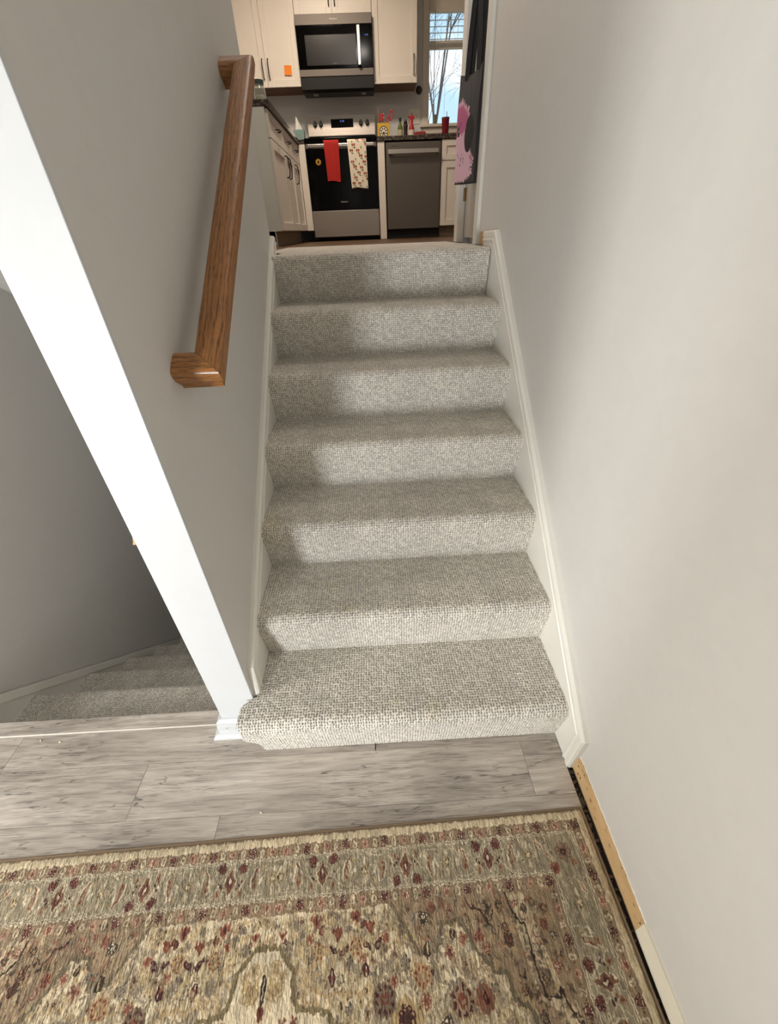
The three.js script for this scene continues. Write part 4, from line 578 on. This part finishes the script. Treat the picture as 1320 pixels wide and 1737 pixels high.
{ // microwave over the range
  const m = thing('microwave', 'stainless over-the-range microwave with black glass door', 'microwave', [0, 0, 0]), x0 = -0.198, x1 = 0.567, zf = -5.44;
  mesh('body', bx(x0, x1, 2.668, 3.186, BACK + 0.001, zf - 0.03), mSteelDark, m);
  mesh('top_panel', rb(x0, x1, 3.112, 3.186, zf - 0.029, zf, 0.003), mSteelDark, m);
  const d = mesh('door', rb(x0, x1, 2.806, 3.111, zf - 0.029, zf, 0.003), mBlackGlass, m);
  mesh('window_screen', rb(-0.115, 0.40, 2.832, 3.045, zf - 0.002, zf + 0.0006, 0.0004, 1), M(0x1b1b1a, 0.25), d);
  mesh('handle', merge([rb(0.411, 0.446, 2.815, 3.098, zf + 0.028, zf + 0.045, 0.007, 3), rb(0.418, 0.44, 2.83, 2.855, zf - 0.002, zf + 0.03, 0.003), rb(0.418, 0.44, 3.06, 3.085, zf - 0.002, zf + 0.03, 0.003)]), mSteelBright, d);
  mesh('lower_panel', rb(x0, x1, 2.752, 2.805, zf - 0.029, zf, 0.003), mSteelDark, m);
  mesh('vent_grille', (() => { const g = poly([[0, 2.665], [0.30, 2.642], [0.345, 2.66], [0.352, 2.75], [0, 2.75]], x1 - x0 - 0.01, 0.003); g.rotateY(-Math.PI / 2); g.translate(x1 - 0.005, 0, BACK + 0.03); return worldUV(g); })(), mBlackPlastic, m);
  for (const lx of [-0.09, 0.43]) mesh('lamp_lens', rb(lx, lx + 0.05, 2.638, 2.646, BACK + 0.22, BACK + 0.28, 0.002), M(0xb9b9b0, 0.3), m);
  mesh('clock_digits', new THREE.PlaneGeometry(0.036, 0.018).translate(0.508, 3.036, zf + 0.0012), M(0x000000, 0.5, { transparent: true, map: canvas(128, 64, (g, w, h) => { g.clearRect(0, 0, w, h); g.fillStyle = '#5f86ff'; g.font = 'bold 52px monospace'; g.textAlign = 'center'; g.textBaseline = 'middle'; g.fillText('2:20', w / 2, h / 2); }), emissive: new THREE.Color(0.2, 0.35, 1.0), emissiveIntensity: 0.7 }), d);
  decal('logo', 0.085, 0.021, wordmark('#c9c5be'), m, 0.185, 3.15, zf + 0.0012);
  decal('logo', 0.05, 0.012, wordmark('#77736d'), m, 0.17, 2.845, zf + 0.0014);
}
{ // dishwasher
  const d = thing('dishwasher', 'stainless steel dishwasher with bar handle under the worktop', 'dishwasher', [0, 0, 0]), x0 = 0.662, x1 = 1.262, zf = FRONT - 0.004;
  mesh('body', bx(0.651, 1.271, K + 0.02, TOP - 0.041, BACK + 0.05, zf - 0.045), mDark, d);
  mesh('kick', bx(x0 + 0.004, x1 - 0.002, K + 0.001, 1.408, BACK + 0.1, zf - 0.03), mDark, d);
  const f = mesh('door', rb(x0, x1, 1.412, 2.182, zf - 0.044, zf, 0.005), mSteelDark, d);
  mesh('handle', merge([rb(x0 + 0.02, x1 - 0.03, 2.078, 2.122, zf + 0.03, zf + 0.048, 0.008, 3), rb(x0 + 0.03, x0 + 0.06, 2.085, 2.115, zf - 0.001, zf + 0.035, 0.003), rb(x1 - 0.07, x1 - 0.04, 2.085, 2.115, zf - 0.001, zf + 0.035, 0.003)]), mSteelBright, f);
  decal('logo', 0.09, 0.018, glyph(256, 51, (g, w, h) => { g.clearRect(0, 0, w, h); g.fillStyle = '#2a2724'; g.font = 'bold 40px sans-serif'; g.textAlign = 'center'; g.textBaseline = 'middle'; g.fillText('WHIRLPOOL', w / 2, h / 2); }), f, 0.765, 2.15, zf + 0.0008);
}
// ------------------------------------------------------------------ towels on the oven handle
function towel(x0, x1, yt, yb, ybk, mat, name, label, skew) {
  const zh = FRONT + 0.046, n = 40, m = 16, pos = [], uv = [], idx = [], path = [];
  for (let i = 0; i <= n; i++) { const t = i / n; if (t < 0.42) { const k = t / 0.42; path.push([lerp(ybk, yt - 0.02, k), zh - 0.016]); } else if (t < 0.52) { const a = (t - 0.42) / 0.10 * Math.PI; path.push([yt - 0.02 + 0.02 * Math.sin(a), zh - 0.016 * Math.cos(a)]); } else { const k = (t - 0.52) / 0.48; path.push([lerp(yt - 0.02, yb, k), zh + 0.016]); } }
  for (let i = 0; i <= n; i++) for (let j = 0; j <= m; j++) { const s = j / m, [y, z] = path[i], down = clamp((yt - y) / (yt - yb)), front = z > zh ? 1 : -0.25, x = lerp(x0, x1, s) + skew * down + (s - 0.5) * -0.02 * down; pos.push(x, y + 0.006 * Math.sin(s * 5) * down, z + front * (0.006 * Math.sin(s * 11 + 1) + 0.003 * Math.sin(s * 23)) * down + front * 0.004 * down); uv.push(s, i / n); }
  for (let i = 0; i < n; i++) for (let j = 0; j < m; j++) { const a = i * (m + 1) + j, b = a + m + 1; idx.push(a, a + 1, b, a + 1, b + 1, b); }
  const g = new THREE.BufferGeometry(); g.setAttribute('position', new THREE.Float32BufferAttribute(pos, 3)); g.setAttribute('uv', new THREE.Float32BufferAttribute(uv, 2)); g.setIndex(idx); g.computeVertexNormals();
  return tag(mesh(name, g, mat, scene), label, 'towel');
}
const clothBump = dataTex(128, 128, (u, v) => grey(255 * fbm(u, v, 32, 32, 2, 801)), false, 3, 6);
towel(0.0, 0.16, 2.212, 1.868, 1.93, M(0xb0231b, 0.9, { bumpMap: clothBump, bumpScale: 0.002, side: THREE.DoubleSide, sheen: 0.3 }), 'kitchen_towel', 'red terry towel over the oven door handle', 0.004);
towel(0.25, 0.45, 2.212, 1.806, 1.80, M(0xffffff, 0.9, { side: THREE.DoubleSide, bumpMap: clothBump, bumpScale: 0.001, map: canvas(256, 1024, (g, w, h) => {
  g.fillStyle = '#e6dcc8'; g.fillRect(0, 0, w, h); const rnd = rng(9);
  for (let r = 0; r < 17; r++) for (let c = 0; c < 3; c++) { const x = 38 + c * 88 + (r % 2) * 34 + rnd() * 14, y = 24 + r * 60 + rnd() * 14, k = (r + c) % 3; if (k < 2) { for (const s of [-1, 1]) { g.fillStyle = k ? '#9b4a2c' : '#8a2f22'; g.beginPath(); g.ellipse(x + s * 13, y + 10, 12, 15, 0, 0, 7); g.fill(); g.fillStyle = '#c88a4f'; g.beginPath(); g.arc(x + s * 13 - 3, y + 6, 4, 0, 7); g.fill(); } g.strokeStyle = '#5c5a30'; g.lineWidth = 4; g.beginPath(); g.moveTo(x - 13, y - 3); g.lineTo(x, y - 22); g.lineTo(x + 13, y - 3); g.stroke(); } g.fillStyle = '#63693a'; g.beginPath(); g.ellipse(x + 16, y - 20, 15, 7, -0.6 + k, 0, 7); g.fill(); }
}) }), 'kitchen_towel', 'cream towel printed with red cherries over the oven handle', 0.012);
{ // sunflower magnet on the oven door glass
  const s = thing('flower_magnet', 'small yellow sunflower magnet on the oven door', 'magnet', [-0.078, 2.042, FRONT - 0.0038]);
  const petals = []; for (let k = 0; k < 10; k++) { const p = new THREE.SphereGeometry(0.0095, 8, 6); p.scale(0.6, 1.2, 0.25); p.translate(0, 0.02, 0.003); p.rotateZ(k * 0.628); petals.push(p); }
  mesh('petals', merge(petals), M(0xd9a92a, 0.7), s); mesh('centre', new THREE.CylinderGeometry(0.013, 0.014, 0.006, 18).rotateX(Math.PI / 2).translate(0, 0, 0.004), M(0x5a2a18, 0.8), s);
}
// ------------------------------------------------------------------ small things on the worktops
{
  const j = thing('glass_jar', 'clear glass jar with dark lid on the near end of the left worktop', 'jar', [-0.345, TOP, -3.72]);
  mesh('glass', lathe([[0, 0.001], [0.040, 0.001], [0.044, 0.006], [0.045, 0.06], [0.043, 0.085], [0.036, 0.096], [0.036, 0.108], [0.034, 0.108], [0.034, 0.095], [0.041, 0.084], [0.0425, 0.06], [0.0415, 0.008], [0, 0.006]], 32), M(0xf4f6f2, 0.05, { transmission: 0.9, thickness: 0, roughness: 0.1 }), j);
  mesh('contents', lathe([[0, 0.007], [0.039, 0.008], [0.040, 0.045], [0.03, 0.05], [0, 0.052]], 24), M(0xd5cdb6, 0.8), j);
  mesh('lid', new THREE.CylinderGeometry(0.039, 0.039, 0.024, 28).translate(0, 0.12, 0), M(0x3f4a42, 0.5), j);
  const t = thing('tissue_box', 'teal tissue box with a white tissue in the corner by the range', 'tissue box', [-0.285, TOP, -5.5]);
  mesh('box', rb(-0.058, 0.058, 0, 0.118, -0.058, 0.058, 0.004), M(0x7f9a98, 0.7), t);
  mesh('tissue', (() => { const g = new THREE.ConeGeometry(0.042, 0.12, 14, 6, true), p = g.attributes.position; for (let i = 0; i < p.count; i++) { const a = Math.atan2(p.getZ(i), p.getX(i)), k = 1 + 0.35 * Math.sin(a * 3) + 0.15 * Math.sin(a * 7); p.setX(i, p.getX(i) * k * 0.85 + 0.012 * (p.getY(i) + 0.06) / 0.12 * -1.5); p.setZ(i, p.getZ(i) * k * 0.7); } g.translate(0.0, 0.175, 0); g.computeVertexNormals(); return g; })(), M(0xf2f0ea, 0.9, { side: THREE.DoubleSide, transmission: 0.25, thickness: 0 }), t);
  const u = thing('utensil_box', 'yellow square utensil caddy with a black clock-like print', 'caddy', [0.652, TOP, -5.42]);
  mesh('caddy', merge([rb(-0.066, 0.066, 0, 0.005, -0.05, 0.05, 0.001), rb(-0.066, 0.066, 0.005, 0.135, 0.046, 0.05, 0.001), rb(-0.066, 0.066, 0.005, 0.135, -0.05, -0.046, 0.001), rb(-0.066, -0.062, 0.005, 0.135, -0.046, 0.046, 0.001), rb(0.062, 0.066, 0.005, 0.135, -0.046, 0.046, 0.001)]), M(0xc9a02f, 0.6), u);
  mesh('printed_face', new THREE.PlaneGeometry(0.128, 0.128).translate(0, 0.067, 0.0506), M(0xffffff, 0.6, { map: canvas(256, 256, (g) => { g.fillStyle = '#cfa838'; g.fillRect(0, 0, 256, 256); g.fillStyle = '#15130f'; g.beginPath(); g.arc(128, 140, 98, 0, 7); g.fill(); g.fillStyle = '#e4dcc2'; g.beginPath(); g.arc(128, 140, 84, 0, 7); g.fill(); g.fillStyle = '#15130f'; for (let k = 0; k < 8; k++) { g.save(); g.translate(128, 140); g.rotate(k * 0.785 + 0.39); g.beginPath(); g.ellipse(0, -56, 11, 22, 0, 0, 7); g.fill(); g.restore(); } g.beginPath(); g.arc(128, 158, 22, 0, 7); g.fill(); }) }), u);
  const stick = (name, label, cat, x, z, h, r, mat, lean, extra) => { const g = thing(name, label, cat, [0.652 + x, TOP + 0.006, -5.42 + z]); g.rotation.z = lean; mesh('shaft', new THREE.CylinderGeometry(r, r, h, 10).translate(0, h / 2, 0), mat, g); extra?.(g, h); return g; };
  stick('wooden_spoon', 'thin wooden spoon handle standing in the yellow caddy', 'spoon', -0.045, 0.0, 0.25, 0.004, M(0x9a6b3f, 0.6), 0.03, (g, h) => mesh('tip', new THREE.SphereGeometry(0.006, 10, 8).scale(1, 1.6, 0.6).translate(0, h, 0), M(0x9a6b3f, 0.6), g));
  stick('spatula', 'red-handled spatula in the yellow caddy', 'spatula', -0.02, 0.01, 0.16, 0.005, M(0xa3252a, 0.5), 0.0, (g, h) => mesh('blade', rb(-0.022, 0.022, h - 0.01, h + 0.05, -0.003, 0.003, 0.003), M(0xa3252a, 0.5), g));
  stick('whisk', 'steel whisk in the yellow caddy', 'whisk', 0.008, 0.0, 0.18, 0.004, mSteelBright, 0.02, (g, h) => mesh('loop', new THREE.TorusGeometry(0.012, 0.0025, 8, 20).scale(1, 1.5, 1).translate(0, h + 0.014, 0), mSteelBright, g));
  const sc = thing('scissors', 'red-handled kitchen scissors standing in the yellow caddy', 'scissors', [0.652 + 0.042, TOP + 0.006, -5.42]); sc.rotation.z = -0.16;
  mesh('blades', rb(-0.007, 0.007, 0, 0.15, -0.002, 0.002, 0.001), mSteelBright, sc);
  mesh('handle_loop', new THREE.TorusGeometry(0.019, 0.0055, 10, 24).scale(0.8, 2.0, 1).translate(0.014, 0.20, 0), M(0xb03038, 0.45), sc); mesh('handle_loop', new THREE.TorusGeometry(0.015, 0.0055, 10, 24).scale(0.8, 1.7, 1).translate(-0.016, 0.165, 0), M(0xb03038, 0.45), sc);
  const oil = thing('oil_bottle', 'green glass oil bottle with dark cap on the worktop', 'bottle', [0.842, TOP, -5.47]);
  mesh('glass', lathe([[0, 0.001], [0.026, 0.001], [0.028, 0.006], [0.028, 0.10], [0.022, 0.12], [0.012, 0.135], [0.011, 0.155], [0, 0.156]], 28), M(0x5a6a2a, 0.12, { specularIntensity: 1 }), oil); mesh('cap', new THREE.CylinderGeometry(0.0135, 0.0135, 0.03, 18).translate(0, 0.17, 0), mBlackPlastic, oil); mesh('paper_label', new THREE.CylinderGeometry(0.0285, 0.0285, 0.055, 28, 1, true).translate(0, 0.06, 0), M(0xb9b08a, 0.8), oil);
  const mill = thing('pepper_mill', 'dark brown pepper mill between oil and spray bottles', 'mill', [0.900, TOP, -5.46]);
  mesh('mill_body', lathe([[0, 0], [0.027, 0], [0.028, 0.02], [0.021, 0.06], [0.023, 0.09], [0.026, 0.12], [0.022, 0.135], [0, 0.137]], 28), M(0x2a1613, 0.35), mill); mesh('knob', lathe([[0, 0.136], [0.019, 0.138], [0.02, 0.152], [0.008, 0.163], [0.006, 0.17], [0, 0.172]], 20), M(0x2a1613, 0.35), mill);
  const sp = thing('spray_bottle', 'red spray bottle with pale label on the worktop', 'bottle', [0.966, TOP, -5.45]);
  mesh('bottle', lathe([[0, 0.001], [0.030, 0.001], [0.031, 0.008], [0.031, 0.09], [0.022, 0.12], [0.013, 0.135], [0.013, 0.145], [0, 0.145]], 26), M(0xa81e22, 0.3), sp); mesh('paper_label', new THREE.CylinderGeometry(0.0316, 0.0316, 0.06, 28, 1, true).translate(0, 0.05, 0), M(0xd9c9bd, 0.7), sp);
  mesh('trigger_head', merge([rb(-0.022, 0.03, 0.168, 0.198, -0.012, 0.012, 0.006), new THREE.CylinderGeometry(0.014, 0.016, 0.026, 16).translate(0.004, 0.156, 0), tube([[-0.016, 0.17, 0], [-0.026, 0.155, 0], [-0.03, 0.135, 0]], 0.005, 10, 8), new THREE.CylinderGeometry(0.007, 0.007, 0.016, 12).rotateZ(Math.PI / 2).translate(-0.028, 0.186, 0)]), M(0xb5202a, 0.35), sp);
  tag(mesh('dish_cloth', (() => { const g = new RoundedBoxGeometry(0.125, 0.05, 0.08, 4, 0.016), p = g.attributes.position; for (let i = 0; i < p.count; i++) p.setY(i, p.getY(i) + 0.006 * Math.sin(p.getX(i) * 60) * (p.getY(i) > 0 ? 1 : 0)); g.computeVertexNormals(); g.translate(1.05, TOP + 0.0255, -5.36); return g; })(), M(0x8c3a36, 0.95), scene), 'folded dull red cloth on the worktop by the spray bottle', 'cloth');
  const tb = thing('tumbler', 'tall dark red tumbler with a straw in front of the window', 'tumbler', [1.345, TOP, -5.47]);
  mesh('cup', lathe([[0, 0.001], [0.032, 0.001], [0.034, 0.006], [0.041, 0.15], [0.042, 0.165], [0.040, 0.165], [0.033, 0.01], [0, 0.006]], 32), M(0x7d1626, 0.25, { metalness: 0.5 }), tb); mesh('lid', new THREE.CylinderGeometry(0.043, 0.043, 0.012, 30).translate(0, 0.17, 0), M(0x5b4a48, 0.3), tb); mesh('straw', new THREE.CylinderGeometry(0.0035, 0.0035, 0.05, 10).translate(0.012, 0.198, 0), M(0x8a2a34, 0.4), tb);
  const cj = thing('candle_jar', 'small olive jar on the kitchen window sill', 'jar', [1.272, 2.4125, BACK + 0.006]);
  mesh('jar_body', lathe([[0, 0], [0.024, 0], [0.025, 0.006], [0.025, 0.06], [0.023, 0.064], [0, 0.064]], 26), M(0x77705a, 0.3), cj); mesh('lid', new THREE.CylinderGeometry(0.026, 0.026, 0.016, 26).translate(0, 0.072, 0), M(0x8d8672, 0.4), cj);
  const o = thing('light_switch', 'cream wall plate with switch and outlet left of the window', 'switch', [1.03, 2.485, BACK]);
  mesh('plate', rb(-0.062, 0.062, -0.064, 0.064, 0, 0.006, 0.003), M(0xeee6d8, 0.5), o); mesh('toggle', rb(0.026, 0.034, -0.008, 0.012, 0.006, 0.016, 0.002), M(0xcfc5b3, 0.5), o); mesh('outlet_face', rb(-0.045, -0.013, -0.035, 0.035, 0.006, 0.0085, 0.003), M(0xcfc5b3, 0.5), o);
  const kn = thing('wall_hook', 'round dark bronze knob on the wall beside the window', 'hook', [1.083, 2.703, BACK]);
  mesh('rose', new THREE.CylinderGeometry(0.034, 0.037, 0.01, 28).rotateX(Math.PI / 2).translate(0, 0, 0.005), M(0x3a302b, 0.4, { metalness: 0.6 }), kn); mesh('dome', new THREE.SphereGeometry(0.022, 20, 12).scale(1, 1, 0.7).translate(0, 0, 0.018), M(0x4a3d36, 0.35, { metalness: 0.6 }), kn);
}
renderer.render(scene, camera);
